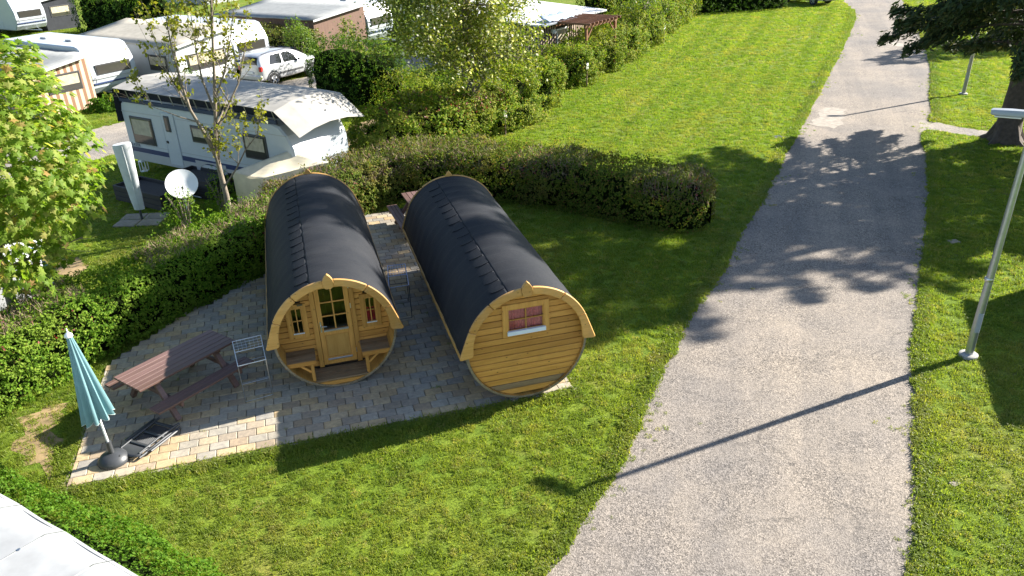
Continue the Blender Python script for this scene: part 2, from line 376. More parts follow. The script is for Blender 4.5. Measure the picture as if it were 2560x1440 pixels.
# ---------------------------------------------------------------- lawn grass (scattered tufts)
def tuft(name,nb,rad,h,m):
    V=[];F=[]
    for i in range(nb):
        a=random.uniform(0,6.283); rr=rad*math.sqrt(random.random()); x=rr*math.cos(a);y=rr*math.sin(a)
        d=random.uniform(0,6.283); ln=h*random.uniform(.5,1.25); lean=random.uniform(.2,1.1); w=random.uniform(.0035,.006)
        px,py=-math.sin(d)*w,math.cos(d)*w; cx,cy=math.cos(d),math.sin(d)
        o=len(V)
        V+=[(x-px,y-py,-.005),(x+px,y+py,-.005),(x+cx*ln*lean*.35+px*.8,y+cy*ln*lean*.35+py*.8,ln*.6),(x+cx*ln*lean*.35-px*.8,y+cy*ln*lean*.35-py*.8,ln*.6),(x+cx*ln*lean,y+cy*ln*lean,ln*(1-.35*lean))]
        F+=[(o,o+1,o+2,o+3),(o+3,o+2,o+4)]
    mb=MB(); mb.add(V,F); return bpy.data.objects.new(name,mb.mesh(name,m))
def grassmat():
    m,nt,N,L,B=nodes('grass_blades'); ge=N.new('ShaderNodeNewGeometry'); P=ge.outputs['Position']; oi=N.new('ShaderNodeObjectInfo')
    r=ramp(N,[(0,(.155,.245,.020)),(.45,(.19,.285,.027)),(.8,(.23,.31,.04)),(.93,(.29,.32,.06)),(1,(.38,.35,.13))]); L.new(oi.outputs['Random'],r.inputs[0]); o=r.outputs[0]
    n=noise(N,L,P,.42,4,.65); r2=ramp(N,[(.50,(0,0,0)),(.78,(1,1,1))]); L.new(n.outputs[0],r2.inputs[0]); o=mixc(N,L,r2.outputs[0],o,(.33,.31,.085))      # dry areas
    n=noise(N,L,P,2.4,4,.6); r3=ramp(N,[(.62,(0,0,0)),(.76,(.8,.8,.8))]); L.new(n.outputs[0],r3.inputs[0]); o=mixc(N,L,r3.outputs[0],o,(.36,.30,.12))    # worn spots
    n=noise(N,L,P,1.3,3,.6); r4=ramp(N,[(.30,(.62,.78,.7)),(.48,(1,1,1)),(.7,(1.08,1.04,.95))]); L.new(n.outputs[0],r4.inputs[0]); o=mixc(N,L,1.,o,r4.outputs[0],'MULTIPLY')   # clover
    mp=N.new('ShaderNodeMapping'); mp.inputs['Rotation'].default_value=(0,0,R(24)); L.new(P,mp.inputs[0]); m2=N.new('ShaderNodeMapping'); m2.inputs['Scale'].default_value=(1.5,.03,1); L.new(mp.outputs[0],m2.inputs[0])
    n=noise(N,L,m2.outputs[0],1.,2,.5); r5=ramp(N,[(.38,(.84,.87,.85)),(.62,(1.14,1.1,1.05))]); L.new(n.outputs[0],r5.inputs[0]); o=mixc(N,L,1.,o,r5.outputs[0],'MULTIPLY')   # mowing lanes
    sx=N.new('ShaderNodeSeparateXYZ'); L.new(P,sx.inputs[0]); mr=N.new('ShaderNodeMapRange'); mr.inputs[1].default_value=9; mr.inputs[2].default_value=24; mr.inputs[3].default_value=.32; mr.inputs[4].default_value=0; L.new(sx.outputs[1],mr.inputs[0]); o=mixc(N,L,mr.outputs[0],o,(.22,.225,.06))   # olive tint towards the camera: shade between blades put into colour, some dryness too
    L.new(o,B.inputs['Base Color']); B.inputs['Roughness'].default_value=.45; B.inputs['Specular IOR Level'].default_value=.3
    tr=N.new('ShaderNodeBsdfTranslucent'); L.new(mixc(N,L,1.,o,(1.3,1.3,.5),'MULTIPLY'),tr.inputs[0]); mx=N.new('ShaderNodeMixShader'); mx.inputs[0].default_value=.55; L.new(B.outputs[0],mx.inputs[1]); L.new(tr.outputs[0],mx.inputs[2]); L.new(mx.outputs[0],nt.nodes['Material Output'].inputs[0]); return m
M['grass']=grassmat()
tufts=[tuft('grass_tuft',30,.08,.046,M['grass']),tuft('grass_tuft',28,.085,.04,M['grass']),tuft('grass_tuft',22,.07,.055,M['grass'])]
def scatter(name,P,scl,label):
    n=len(P); me=bpy.data.meshes.new(name); me.vertices.add(n); me.vertices.foreach_set('co',np.asarray(P,np.float32).ravel())
    a=me.attributes.new('rot','FLOAT_VECTOR','POINT'); rv=np.zeros((n,3),np.float32); rv[:,2]=rng.uniform(0,6.283,n); rv[:,:2]=rng.normal(0,.08,(n,2)); a.data.foreach_set('vector',rv.ravel())
    a=me.attributes.new('scl','FLOAT','POINT'); a.data.foreach_set('value',np.asarray(scl,np.float32))
    a=me.attributes.new('idx','INT','POINT'); a.data.foreach_set('value',rng.integers(0,len(tufts),n).astype(np.int32))
    me.update(); o=link(name,me); ng=bpy.data.node_groups.new('grass_scatter','GeometryNodeTree')
    ng.interface.new_socket('Geometry',in_out='INPUT',socket_type='NodeSocketGeometry'); ng.interface.new_socket('Geometry',in_out='OUTPUT',socket_type='NodeSocketGeometry')
    N=ng.nodes;L=ng.links; gi=N.new('NodeGroupInput');go=N.new('NodeGroupOutput'); iop=N.new('GeometryNodeInstanceOnPoints'); jg=N.new('GeometryNodeJoinGeometry')
    for t in tufts[::-1]:
        oi=N.new('GeometryNodeObjectInfo'); oi.inputs['Object'].default_value=t; oi.inputs['As Instance'].default_value=True; L.new(oi.outputs['Geometry'],jg.inputs[0])
    def na(nm,ty):
        q=N.new('GeometryNodeInputNamedAttribute'); q.data_type=ty; q.inputs[0].default_value=nm; return q.outputs[0]
    L.new(gi.outputs[0],iop.inputs['Points']); L.new(jg.outputs[0],iop.inputs['Instance']); iop.inputs['Pick Instance'].default_value=True
    L.new(na('idx','INT'),iop.inputs['Instance Index']); L.new(na('rot','FLOAT_VECTOR'),iop.inputs['Rotation']); L.new(na('scl','FLOAT'),iop.inputs['Scale'])
    L.new(iop.outputs[0],go.inputs[0]); md=o.modifiers.new('scatter','NODES'); md.node_group=ng
    return tag(o,label,'grass',kind='stuff')
patio_in=[(PL(*q).x,PL(*q).y) for q in [(.05,.05),(8.58,.05),(8.58,10.5),(6.0,10.5),(2.97,7.05),(1.34,5.5),(.2,4.1),(.05,3.4)]]
def snoise1(q): return np.clip(.9+1.1*np.sin(q*.9)+.7*np.sin(q*2.3+1),0,2.4)
def lawn_points():
    out=[];sc=[]
    for (y0,y1,dens,s) in ((3.5,6.5,70,1.15),(6.5,13,125,1.),(13,19,100,1.08),(19,28,80,1.1),(28,40,62,1.2),(40,64,34,1.5)):
        xw=30 if y1<30 else 46; n=int((y1-y0)*2*xw*dens); P=np.stack([rng.uniform(-xw,xw,n),rng.uniform(y0,y1,n),np.zeros(n)],1)
        px,py,z=PX(P); k=(z>0)&(px>-450)&(px<3200)&(py>-60)&(py<2100); P=P[k]
        jit=rng.normal(0,.05,(len(P),2)); Q=P[:,:2]+jit
        bad=np.zeros(len(P),bool)
        for poly in (road_poly,path_poly,patio_in,dirt_poly,dirt2): bad|=inpoly(Q,poly)
        bad|=inpoly(Q,lane_poly)
        bad|=inpoly(P[:,:2]+rng.normal(0,.16,(len(P),2)),dirt3)&(rng.random(len(P))<.62)
        P=P[~bad]; out.append(P); sc.append(s*rng.uniform(.7,1.3,len(P)))
    wa=rng.uniform(.2,8.4,34); wb=(rng.integers(0,22,34)*pd+.06); W_=[PL(a,b,.042) for a,b in zip(wa,wb)]; W_=np.array([tuple(q) for q in W_ if inpoly((q.x,q.y),patio_poly)[0]]); out.append(W_); sc.append(rng.uniform(.3,.75,len(W_)))   # weeds in the joints
    # longer tufts creeping over the road and patio edges
    for line,side,n_ in ((rl,-1,5200),(rr_,1,5200),([PL(-.02,0),PL(8.7,0)],1,900),([PL(8.66,0),PL(8.66,10.5)],1,500),([PL(0,0),PL(0,3.4)],-1,350)):
        A=np.array([(q.x,q.y) for q in line]); sg=np.linalg.norm(np.diff(A,axis=0),axis=1); cu=np.concatenate([[0],np.cumsum(sg)]); lim=min(cu[-1],68)
        q=rng.uniform(0,lim,n_)**1.0; i=np.clip(np.searchsorted(cu,q)-1,0,len(sg)-1); t=(q-cu[i])/sg[i]; b=A[i]+(A[i+1]-A[i])*t[:,None]; d=(A[i+1]-A[i])/sg[i][:,None]; nr=np.stack([d[:,1],-d[:,0]],1)*side
        wob=.05*np.sin(q*1.7)+.04*np.sin(q*4.3+1)+.03*np.sin(q*9.1)
        b=b+nr*(np.abs(rng.normal(0,.09,n_))-.02-wob*.3*(n_>2000))[:,None]; P=np.concatenate([b,np.zeros((n_,1))],1); px,py,z=PX(P); k=(px>-40)&(px<2600)&(py>-20)&(py<1480)&(z>0); P=P[k]
        if n_>2000: P=P[~inpoly(P[:,:2],path_poly)]
        out.append(P); sc.append(rng.uniform(.9,1.7,len(P))*(1+.012*P[:,1]))
        if n_>2000:    # stray tufts and weeds on the broken asphalt edge
            j=rng.integers(0,n_,700); w=A[i[j]]+(A[i[j]+1]-A[i[j]])*t[j][:,None]-nr[j]*np.abs(rng.normal(0,.13,700)*(snoise1(q[j]))[:])[:,None]; w=np.concatenate([w,np.full((700,1),.004)],1); out.append(w); sc.append(rng.uniform(.35,.9,700))
    return np.concatenate(out),np.concatenate(sc)
LP,LS=lawn_points(); print('tufts',len(LP))
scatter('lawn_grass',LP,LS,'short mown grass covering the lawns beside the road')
# ---------------------------------------------------------------- camping barrels
def panemat():
    m,nt,N,L,B=nodes('clear_pane'); N.remove(B)
    t=N.new('ShaderNodeBsdfTransparent'); t.inputs[0].default_value=(.9,.92,.91,1); g=N.new('ShaderNodeBsdfGlossy'); g.inputs['Roughness'].default_value=.03
    fr=N.new('ShaderNodeFresnel'); fr.inputs[0].default_value=1.7; mx=N.new('ShaderNodeMixShader'); L.new(fr.outputs[0],mx.inputs[0]); L.new(t.outputs[0],mx.inputs[1]); L.new(g.outputs[0],mx.inputs[2])
    L.new(mx.outputs[0],nt.nodes['Material Output'].inputs[0]); return m
M['pane']=panemat()
def feltmat():
    m,nt,N,L,B=nodes('roof_felt'); tc=N.new('ShaderNodeTexCoord'); P=tc.outputs['Object']
    n=noise(N,L,P,160,3,.7); r=ramp(N,[(.3,(.011,.0125,.016)),(.7,(.029,.031,.036))]); L.new(n.outputs[0],r.inputs[0])
    n2=noise(N,L,P,1.3,5,.6); r2=ramp(N,[(.35,(.8,.82,.86)),(.7,(1.25,1.2,1.15))]); L.new(n2.outputs[0],r2.inputs[0])
    o=mixc(N,L,1.,r.outputs[0],r2.outputs[0],'MULTIPLY'); L.new(o,B.inputs['Base Color'])
    B.inputs['Roughness'].default_value=.7; B.inputs['Specular IOR Level'].default_value=.16
    bump(N,L,n.outputs[0],.5,.004,B); return m
M['felt']=feltmat()
M['curtain']=mat('pink_curtain',(.75,.22,.23),.9,.25,30,.4,120); M['curtain_red']=mat('red_curtain',(.5,.03,.05),.9,.2,30)
M['sillwhite']=mat('white_sill',(.62,.70,.78),.35,.05,4)
M['plaque']=mat('brass_plaque',(.10,.085,.05),.5)
CZ,RB,BL=1.16,1.10,6.1
def bevel(o,w=.008):
    b=o.modifiers.new('bevel','BEVEL'); b.width=w; b.segments=1; b.limit_method='ANGLE'; b.angle_limit=R(40); return o
# shared stave mesh
def stave_mesh():
    mb=MB(); h=R(4.42); n=4; prof=[]
    for r_,sg in ((RB,1),(RB-.042,-1)):
        for k in range(n):
            a=(-h+2*h*k/(n-1))*sg; prof.append((r_*math.cos(a),r_*math.sin(a)))
    mb.ext(prof,lambda x,z:(x,0,z),lambda x,z:(x,BL,z)); me=mb.mesh('stave',M['honeyY']); me.materials.append(M['greywood'])
    for i,p in enumerate(me.polygons): 
        if i<2: p.material_index=1
        elif all((me.vertices[v].co.x**2+me.vertices[v].co.z**2)>(RB-.01)**2 for v in p.vertices): p.material_index=1
    return me
STAVE=stave_mesh()
def arc(r,a0,a1,n): return [(r*math.cos(R(a0+(a1-a0)*k/n)),CZ+r*math.sin(R(a0+(a1-a0)*k/n))) for k in range(n+1)]
RA=1.118
def felt_part(name,par,side):
    seam=107.
    prof=arc(RA,seam,153,26)+[(-1.04,1.56),(-1.09,1.43),(-1.14,1.29),(-1.19,1.13)] if side<0 else arc(RA,seam,27,46)+[(1.04,1.56),(1.09,1.43),(1.14,1.29),(1.19,1.13)]
    ny=238; V=[];F=[]; n=len(prof)
    ph=rng.uniform(0,6.28,8)
    for j in range(ny+1):
        y=-.055+(BL+.11)*j/ny
        for i,(x,z) in enumerate(prof):
            d=math.hypot(x,z-CZ); nx,nz=x/d,(z-CZ)/d; s=i/n
            w=.0025*math.sin(6*y+ph[0]+5*s)+.002*math.sin(13*y+9*s+ph[1])
            if side>0:   # drape wrinkles running from the seam
                w+=.010*math.exp(-((y-2.3-.9*s*3-ph[2]*.1)/.05)**2)*max(0,1-s*2.2)+.008*math.exp(-((y-4.4-1.2*s-ph[3]*.08)/.045)**2)*max(0,1-s*1.8)
                w+=.006*max(0,1-s*5)*math.sin(y*2*math.pi/.37+ph[4])
            w+=.0045*((y/.365)%1.)*(1 if side>0 else .7)
            if i==n-1 and side<0: w+=.003*math.sin(3*y)
            V.append((x+nx*w,y,z+nz*w))
    for j in range(ny):
        for i in range(n-1): F.append((j*n+i,j*n+i+1,(j+1)*n+i+1,(j+1)*n+i))
    mb=MB(); mb.add(V,F); o=obj(name,mb,M['felt'],par,smooth=True); o.data.polygons.foreach_set('use_smooth',[True]*len(o.data.polygons))
    so_=o.modifiers.new('thickness','SOLIDIFY'); so_.thickness=.012; so_.offset=-1
    return o
def tab_mesh():
    # one hexagonal shingle tab bent over the roof, from the seam outwards; origin on the axis
    V=[];F=[];na=6;hw=.155
    for k in range(na+1):
        a=R(107.3+13.5*k/na); t=k/na
        w=hw if t<.55 else hw*(1-(t-.55)/.45*.42)
        for sx in (-1,0,1):
            for rr in (RA+.010+.006*t,RA+.002):
                V.append((rr*math.cos(a),sx*w,rr*math.sin(a)))
    def I(k,s,l): return k*6+s*2+l
    for k in range(na):
        for s in (0,1): F.append((I(k,s,0),I(k,s+1,0),I(k+1,s+1,0),I(k+1,s,0)))
        F.append((I(k,0,0),I(k+1,0,0),I(k+1,0,1),I(k,0,1))); F.append((I(k,2,1),I(k+1,2,1),I(k+1,2,0),I(k,2,0)))
    for s in (0,1): F.append((I(na,s,0),I(na,s+1,0),I(na,s+1,1),I(na,s,1)))
    mb=MB(); mb.add(V,F); return mb.mesh('shingle_tab',M['felt'])
TAB=tab_mesh()
def plank_poly(z0,z1,x0,x1,rad):
    def cx(z): return math.sqrt(max(1e-6,rad*rad-(z-CZ)**2))
    zs=[z0,(z0*2+z1)/3,(z0+z1*2)/3,z1]
    Rr=[(min(x1,cx(z)),z) for z in zs]; Ll=[(max(x0,-cx(z)),z) for z in zs[::-1]]
    if min(q[0] for q in Rr)-max(q[0] for q in Ll)<.04: return None
    return Rr+Ll
def plank_wall(par,yf,th,rad,openings,flip=1,hgt=.118,dark=None):
    z=CZ-rad+.035; i=0
    while z<CZ+rad-.05:
        z0,z1=z+.0055,z+hgt-.0055; segs=[(-2,2)]
        for (ox0,ox1,oz0,oz1) in openings:
            if z1>oz0 and z0<oz1:
                ns=[]
                for a,b in segs:
                    if ox0>a: ns.append((a,min(b,ox0)))
                    if ox1<b: ns.append((max(a,ox1),b))
                segs=ns
        for a,b in segs:
            po=plank_poly(z0,z1,a,b,rad)
            if po:
                mb=MB(); mb.ext(po,lambda x,zz:(x,yf,zz),lambda x,zz:(x,yf+th,zz))
                bevel(obj('plank',mb,M['greywoodX'] if dark is not None and i==dark else M['honey'],par),.005)
        z+=hgt; i+=1
    # lining behind the boards, with the same openings cut out
    def lin(x0,x1,z0,z1):
        po=plank_poly(z0,z1,x0,x1,rad) 
        if po: MBL.ext(po,lambda x,zz:(x,yf+th+.002,zz),lambda x,zz:(x,yf+th+.012,zz))
    MBL=MB(); zs=sorted(set([CZ-rad+.02,CZ+rad-.03]+[q for o in openings for q in o[2:]]+[CZ-rad+.02+k*.1 for k in range(21)]))
    for a,b in zip(zs[:-1],zs[1:]):
        segs=[(-2,2)]; mid=(a+b)/2
        for (ox0,ox1,oz0,oz1) in openings:
            if oz0<mid<oz1:
                ns=[]
                for s,e in segs:
                    if ox0>s: ns.append((s,min(e,ox0)))
                    if ox1<e: ns.append((max(s,ox1),e))
                segs=ns
        for s,e in segs: lin(s,e,a,b)
    obj('wall_lining',MBL,M['gold_dark'],par)
def window(par,x0,x1,z0,z1,yf,cas,bars_v,bars_h,curtain=None,cy=.10,cz=None,sill=False):
    """glass opening x0..x1,z0..z1 in a wall whose face is at y=yf"""
    w=link('window',None,par)
    fr=MB(); c=cas
    fr.bx(x0-c,x0,yf-.028,yf+.05,z0-c,z1+c).bx(x1,x1+c,yf-.028,yf+.05,z0-c,z1+c).bx(x0,x1,yf-.026,yf+.05,z1,z1+c).bx(x0,x1,yf-.026,yf+.05,z0-c,z0)
    bevel(obj('frame',fr,M['honeyZ'],w),.005)
    f2=MB(); t=.022
    f2.bx(x0,x0+t,yf-.008,yf+.03,z0,z1).bx(x1-t,x1,yf-.008,yf+.03,z0,z1).bx(x0+t,x1-t,yf-.008,yf+.03,z1-t,z1).bx(x0+t,x1-t,yf-.008,yf+.03,z0,z0+t)
    obj('sash',f2,M['honeyZ'],w)
    for b in range(1,bars_v): 
        xx=x0+(x1-x0)*b/bars_v; obj('glazing_bar',MB().bx(xx-.009,xx+.009,yf-.012,yf+.02,z0+t,z1-t),M['honeyZ'],w)
    for b in range(1,bars_h):
        zz=z0+(z1-z0)*b/bars_h; obj('glazing_bar',MB().bx(x0+t,x1-t,yf-.010,yf+.018,zz-.009,zz+.009),M['honeyZ'],w)
    for i in range(bars_v):
        for j in range(bars_h):
            a0=x0+(x1-x0)*i/bars_v;a1=x0+(x1-x0)*(i+1)/bars_v;b0=z0+(z1-z0)*j/bars_h;b1=z0+(z1-z0)*(j+1)/bars_h
            pn=MB(); pn.add([(a0+.004,yf+.012,b0+.004),(a1-.004,yf+.012,b0+.004),(a1-.004,yf+.012,b1-.004),(a0+.004,yf+.012,b1-.004)],[(0,1,2,3)]); obj('pane',pn,M['pane'],w)
    obj('sill',MB().bx(x0-(.02 if sill else -.004),x1+(.02 if sill else -.004),yf-(.06 if sill else .03),yf-.001,z0-(.055 if sill else .0),z0+.018),M['sillwhite'],w)
    if curtain:
        V=[];F=[];n=48;zc=cz or z1
        for k in range(n+1):
            x=x0-.03+(x1-x0+.06)*k/n; y=yf+cy+.014*math.sin(k*1.3)+.006*math.sin(k*2.9+1)
            V+=[(x,y,z0-.03),(x,y,zc+.02)]
        for k in range(n): F.append((2*k,2*k+2,2*k+3,2*k+1))
        cm=MB(); cm.add(V,F); obj('curtain',cm,curtain,w,smooth=True)
    return w
def barge(par,yf,yb):
    for s in (1,-1):
        for a0,a1 in ((85.2,54.4),(53.6,24.6)):
            po=arc(1.142,a0,a1,10)+arc(1.0,a1,a0,10); po=[(x*s,z) for x,z in po]
            bevel(obj('arch_board',MB().ext(po,lambda x,z:(x,yf,z),lambda x,z:(x,yb,z)),M['arch'],par),.012)
        po=[(1.043,1.625),(1.10,1.48),(1.16,1.32),(1.222,1.155),(1.228,1.125),(1.20,1.105),(1.03,1.125),(.995,1.145),(.985,1.18),(.975,1.35),(.945,1.48),(.912,1.575)]
        bevel(obj('eave_board',MB().ext([(x*s,z) for x,z in po],lambda x,z:(x,yf-.002,z),lambda x,z:(x,yb+.002,z)),M['arch'],par),.012)
    po=[(-.05,2.13),(.05,2.13),(.085,2.17),(.098,2.235),(.085,2.30),(.045,2.365),(.005,2.405),(-.005,2.405),(-.045,2.365),(-.085,2.30),(-.098,2.235),(-.085,2.17)]
    bevel(obj('finial',MB().ext(po,lambda x,z:(x,yf-.012,z),lambda x,z:(x,yb+.012,z)),M['arch'],par),.014)
def barrel(label,loc,yaw):
    b=thing('camping_barrel',label,'barrel cabin',loc,yaw,'camping barrels on the paved patio')
    for k in range(26):
        a=153+9*k; link('stave',STAVE,b,(0,0,CZ),(0,-R(a),0))
    felt_part('roof_felt',b,-1); felt_part('roof_felt',b,1)
    for k in range(16): link('shingle_tab',TAB,b,(random.uniform(-.004,.004),.30+k*.365,CZ),(0,random.uniform(-.01,.01),0))
    for s in (-1,1):
        mb=MB(); po=[(1.165,1.145),(1.20,1.145),(1.215,1.085),(1.175,1.085)]
        mb.ext([(x*s,z) for x,z in po],lambda x,z:(x,-.05,z),lambda x,z:(x,BL+.05,z)); obj('eave_strip',mb,M['honeyY'],b)
        mb=MB(); mb.ext([(x*s,z) for x,z in [(1.065,1.2),(1.165,1.15),(1.165,1.13),(1.065,1.18)]],lambda x,z:(x,0,z),lambda x,z:(x,BL,z)); obj('soffit',mb,M['greywood'],b)
    barge(b,-.105,-.058); barge(b,BL+.105,BL+.058)
    for y in (.5,3.0,5.5):
        po=[(-.62,.052),(.62,.052),(.62,.245)]
        po+=[((RB+.002)*math.cos(R(a)),CZ+(RB+.002)*math.sin(R(a))) for a in range(-57,-124,-6)]
        po+=[(-.62,.245)]
        obj('cradle',MB().ext(po,lambda x,z:(x,y-.05,z),lambda x,z:(x,y+.05,z)),M['greywoodX'],b)
    plank_wall(b,BL-.09,.03,1.054,[])
    return b
B1L=(-3.218,12.48,0); B2L=(.228,11.879,0)
# barrel with the window, in front of the road
b2=barrel('closed barrel cabin with one pink-curtained window in its front, nearer the road',B2L,YAW)
plank_wall(b2,.05,.03,1.054,[(-.36,.36,1.38,1.9)],dark=1)
window(b2,-.325,.325,1.43,1.865,.05,.095,2,2,M['curtain'],.05,sill=True)
# barrel with the porch
b1=barrel('barrel cabin with a door, two benches and small windows in its porch',B1L,YAW)
YW=.52
plank_wall(b1,YW,.03,1.054,[(-.285,.345,.25,2.02),(-.75,-.53,1.0,1.57),(.60,.81,1.0,1.57)])
window(b1,-.745,-.535,1.02,1.55,YW,.085,2,2,None)
window(b1,.605,.805,1.02,1.55,YW,.085,2,2,M['curtain_red'],.05,1.30)
obj('number_plaque',MB().cbx(-.60,-.50,YW-.045,YW-.03,1.60,1.635,.003),M['plaque'],b1)
for sx,x in ((-1,-.345),(1,.345)):
    obj('door_post',MB().cbx(x+(.0 if sx>0 else -.0),x+sx*.09,YW-.035,YW-.002,.24,1.99,.006) if sx>0 else MB().cbx(x-.03,x+.06,YW-.035,YW-.002,.24,1.99,.006),M['honeyZ'],b1)
door=link('door',None,b1); dx0,dx1,dz0,dz1=-.28,.34,.27,2.0
gx0,gx1,gz0,gz1=-.19,.25,1.02,1.86
df=MB(); y0,y1=YW-.02,YW+.03
df.bx(dx0,gx0,y0,y1,dz0,dz1).bx(gx1,dx1,y0,y1,dz0,dz1).bx(gx0,gx1,y0+.001,y1,gz1,dz1).bx(gx0,gx1,y0+.001,y1,.90,gz0).bx(gx0,gx1,y0+.001,y1,dz0,.42)
bevel(obj('door_frame',df,M['honeyZ'],door),.005)
bevel(obj('door_panel',MB().bx(gx0+.01,gx1-.01,y0+.012,y1-.012,.42,.90),M['honeyP'],door),.004)
pmb=MB(); po=.006
obj('panel_moulding',MB().bx(gx0,gx1,y0+.004,y0+.02,.885,.90).bx(gx0,gx1,y0+.004,y0+.02,.42,.435).bx(gx0,gx0+.015,y0+.004,y0+.02,.435,.885).bx(gx1-.015,gx1,y0+.004,y0+.02,.435,.885),M['honey'],door)
for k in range(1,3):
    zz=gz0+(gz1-gz0)*k/3; obj('glazing_bar',MB().bx(gx0,gx1,y0+.001,y0+.03,zz-.013,zz+.013),M['honey'],door)
obj('glazing_bar',MB().bx(.03-.013,.03+.013,y0-.001,y0+.028,gz0,gz1),M['honeyZ'],door)
for i in range(2):
    for j in range(3):
        a0=gx0+(gx1-gx0)*i/2;a1=a0+(gx1-gx0)/2;c0=gz0+(gz1-gz0)*j/3;c1_=c0+(gz1-gz0)/3
        pn=MB(); pn.add([(a0,y0+.02,c0),(a1,y0+.02,c0),(a1,y0+.02,c1_),(a0,y0+.02,c1_)],[(0,1,2,3)]); obj('pane',pn,M['pane'],door)
for zz in (1.0,.385): obj('drip_rail',MB().cbx(gx0-.01,gx1+.01,y0-.03,y0,zz-.018,zz+.018,.006),M['alu'],door)
hd=MB(); hd.cbx(-.255,-.225,y0-.01,y0,.98,1.2,.004); hd.tube([(-.24,y0,1.115),(-.24,y0-.045,1.115),(-.13,y0-.05,1.11)],.009,8)
obj('handle',hd,M['alu'],door,smooth=True)
for zz in (1.86,1.45,.5): obj('hinge',MB().tube([(.347,y0-.012,zz-.05),(.347,y0-.012,zz+.05)],.011,8),M['alu'],door,smooth=True)
# porch: benches and floor
for s in (-1,1):
    be=link('bench',None,b1)
    xa,xb=(.42,.975)
    for k in range(4):
        ya=.055+k*.113; obj('seat_slat',MB().cbx(min(xa*s,xb*s),max(xa*s,xb*s),ya,ya+.106,.655,.68,.005),M['greywoodX'],be)
    obj('seat_apron',MB().cbx(min(xa*s,xb*s),max(xa*s,xb*s),.028,.052,.592,.678,.005),M['honey'],be)
    obj('bench_leg',MB().cbx(.50*s-.03,.50*s+.03,.056,.10,.225,.65,.005),M['honeyZ'],be)
    Mx=Matrix.Translation((.53*s,.075,.43))@Matrix.Rotation(R(-42*s if s>0 else 42),4,'Y')
    obj('bench_brace',MB().cbx(0 if s>0 else -.30,.30 if s>0 else 0,-.018,.018,-.02,.02,.004,Mx),M['honey'],be)
for k in range(4):
    ya=.03+k*.12; obj('floor_board',MB().cbx(-.485,.485,ya,ya+.113,.19,.222,.004),M['greywoodX'],b1)
po=plank_poly(.118,.186,-.45,.45,1.056)
obj('kick_board',MB().ext(po,lambda x,z:(x,.012,z),lambda x,z:(x,.04,z)),M['honey'],b1)
# ---------------------------------------------------------------- picnic tables
def picnic_table(label,loc,rz):
    t=thing('picnic_table',label,'picnic table',loc,rz,'brown picnic tables')
    for k in range(6):
        y=-.4+k*.1345; link('tabletop_plank',PLK['top'],t,(0,y+.064,.735),(0,0,random.gauss(0,.002)))
    for s in (-1,1):
        be=link('bench',None,t)
        for k in range(3): link('bench_plank',PLK['bench'],be,(0,s*.70+(k-1)*.098,.435))
    for x in (-.62,.62):
        for s in (-1,1):
            Mx=Matrix.Translation((x,s*.45,.375))@Matrix.Rotation(R(38*s),4,'X')
            obj('leg',MB().cbx(-.045,.045,-.045,.045,-.43,.42,.006,Mx),M['brownplank'],t)
        obj('crossbeam',MB().cbx(x+.047,x+.10,-.84,.84,.325,.41,.006),M['brownplank'],t)
        obj('top_batten',MB().cbx(x-.05,x+.046,-.36,.36,.66,.712,.006),M['brownplank'],t)
    return t
PLK={'top':MB().cbx(-1.0,1.0,-.0625,.0625,-.021,.021,.005).mesh('tabletop_plank',M['brownplank']),'bench':MB().cbx(-1.0,1.0,-.045,.045,-.021,.021,.005).mesh('bench_plank',M['brownplank'])}
picnic_table('brown picnic table with attached benches on the open patio beside the parasol',(-6.17,12.47,.05),R(54))
picnic_table('brown picnic table half hidden behind the barrel cabins by the back hedge',(-2.28,20.15,.05),R(109))

# ---------------------------------------------------------------- drying racks
M['wire']=mat('white_coated_wire',(.62,.64,.70),.35,.05,5); M['wireblue']=mat('pale_blue_wire',(.45,.52,.75),.35,.05,5); M['wiredark']=mat('dark_leg_tube',(.06,.065,.08),.4)
def rack(label,A,Bc,Cc,D,z,mt,ml,half):
    """A,B far corners, C,D near corners (A-B far edge, D-C near edge)"""
    A,Bc,Cc,D=[Vector(q) for q in (A,Bc,Cc,D)]; o=(A+Bc+Cc+D)/4; o.z=.05
    t=thing('drying_rack',label,'drying rack',o,0,'folding laundry racks')
    L_=lambda q,zz: Vector((q.x-o.x,q.y-o.y,zz))
    loop=lambda q: q+[q[0],q[1]]
    obj('top_frame',MB().tube(loop([L_(A,z),L_(Bc,z),L_(Cc,z),L_(D,z)]),.009,6,False),mt,t,smooth=True)
    ma=A.lerp(D,half); mbb=Bc.lerp(Cc,half)
    obj('cross_bar',MB().tube([L_(ma,z),L_(mbb,z)],.008,6),mt,t,smooth=True)
    nw=7
    for k in range(1,nw):
        f=k/nw; link_pts=[L_(A.lerp(Bc,f),z),L_(ma.lerp(mbb,f),z)]
        obj('wire',MB().tube(link_pts,.0028,4),mt,t)
    for k in range(1,4):
        f=k/4*half; obj('wire',MB().tube([L_(A.lerp(D,f),z-.004),L_(Bc.lerp(Cc,f),z-.004)],.0028,4),mt,t)
    for (p,q,g) in ((D,Cc,.14),(A,Bc,.14)):
        ctr=(A+Bc+Cc+D)/4; m=(p+q)/2; inn=(ctr-m).normalized()*g
        obj('leg_loop',MB().tube([L_(p,z),L_(p+inn,.012),L_(q+inn,.012),L_(q,z)],.009,6),ml,t,smooth=True)
        obj('leg_brace',MB().tube([L_(p+inn*.5,z*.5),L_(q+inn*.5,z*.5)],.006,6),ml,t,smooth=True)
    return t
sh=Vector((-.14,-.03,0))
rack('bare wire drying rack at the left flank of the porch barrel beside the picnic table',*[Vector(q)+sh for q in ((-5.10,12.85,0),(-4.63,13.06,0),(-4.30,12.17,0),(-4.74,11.97,0))],.85,M['wire'],M['steel'],.45)
sh=Vector((.06,-.02,0))
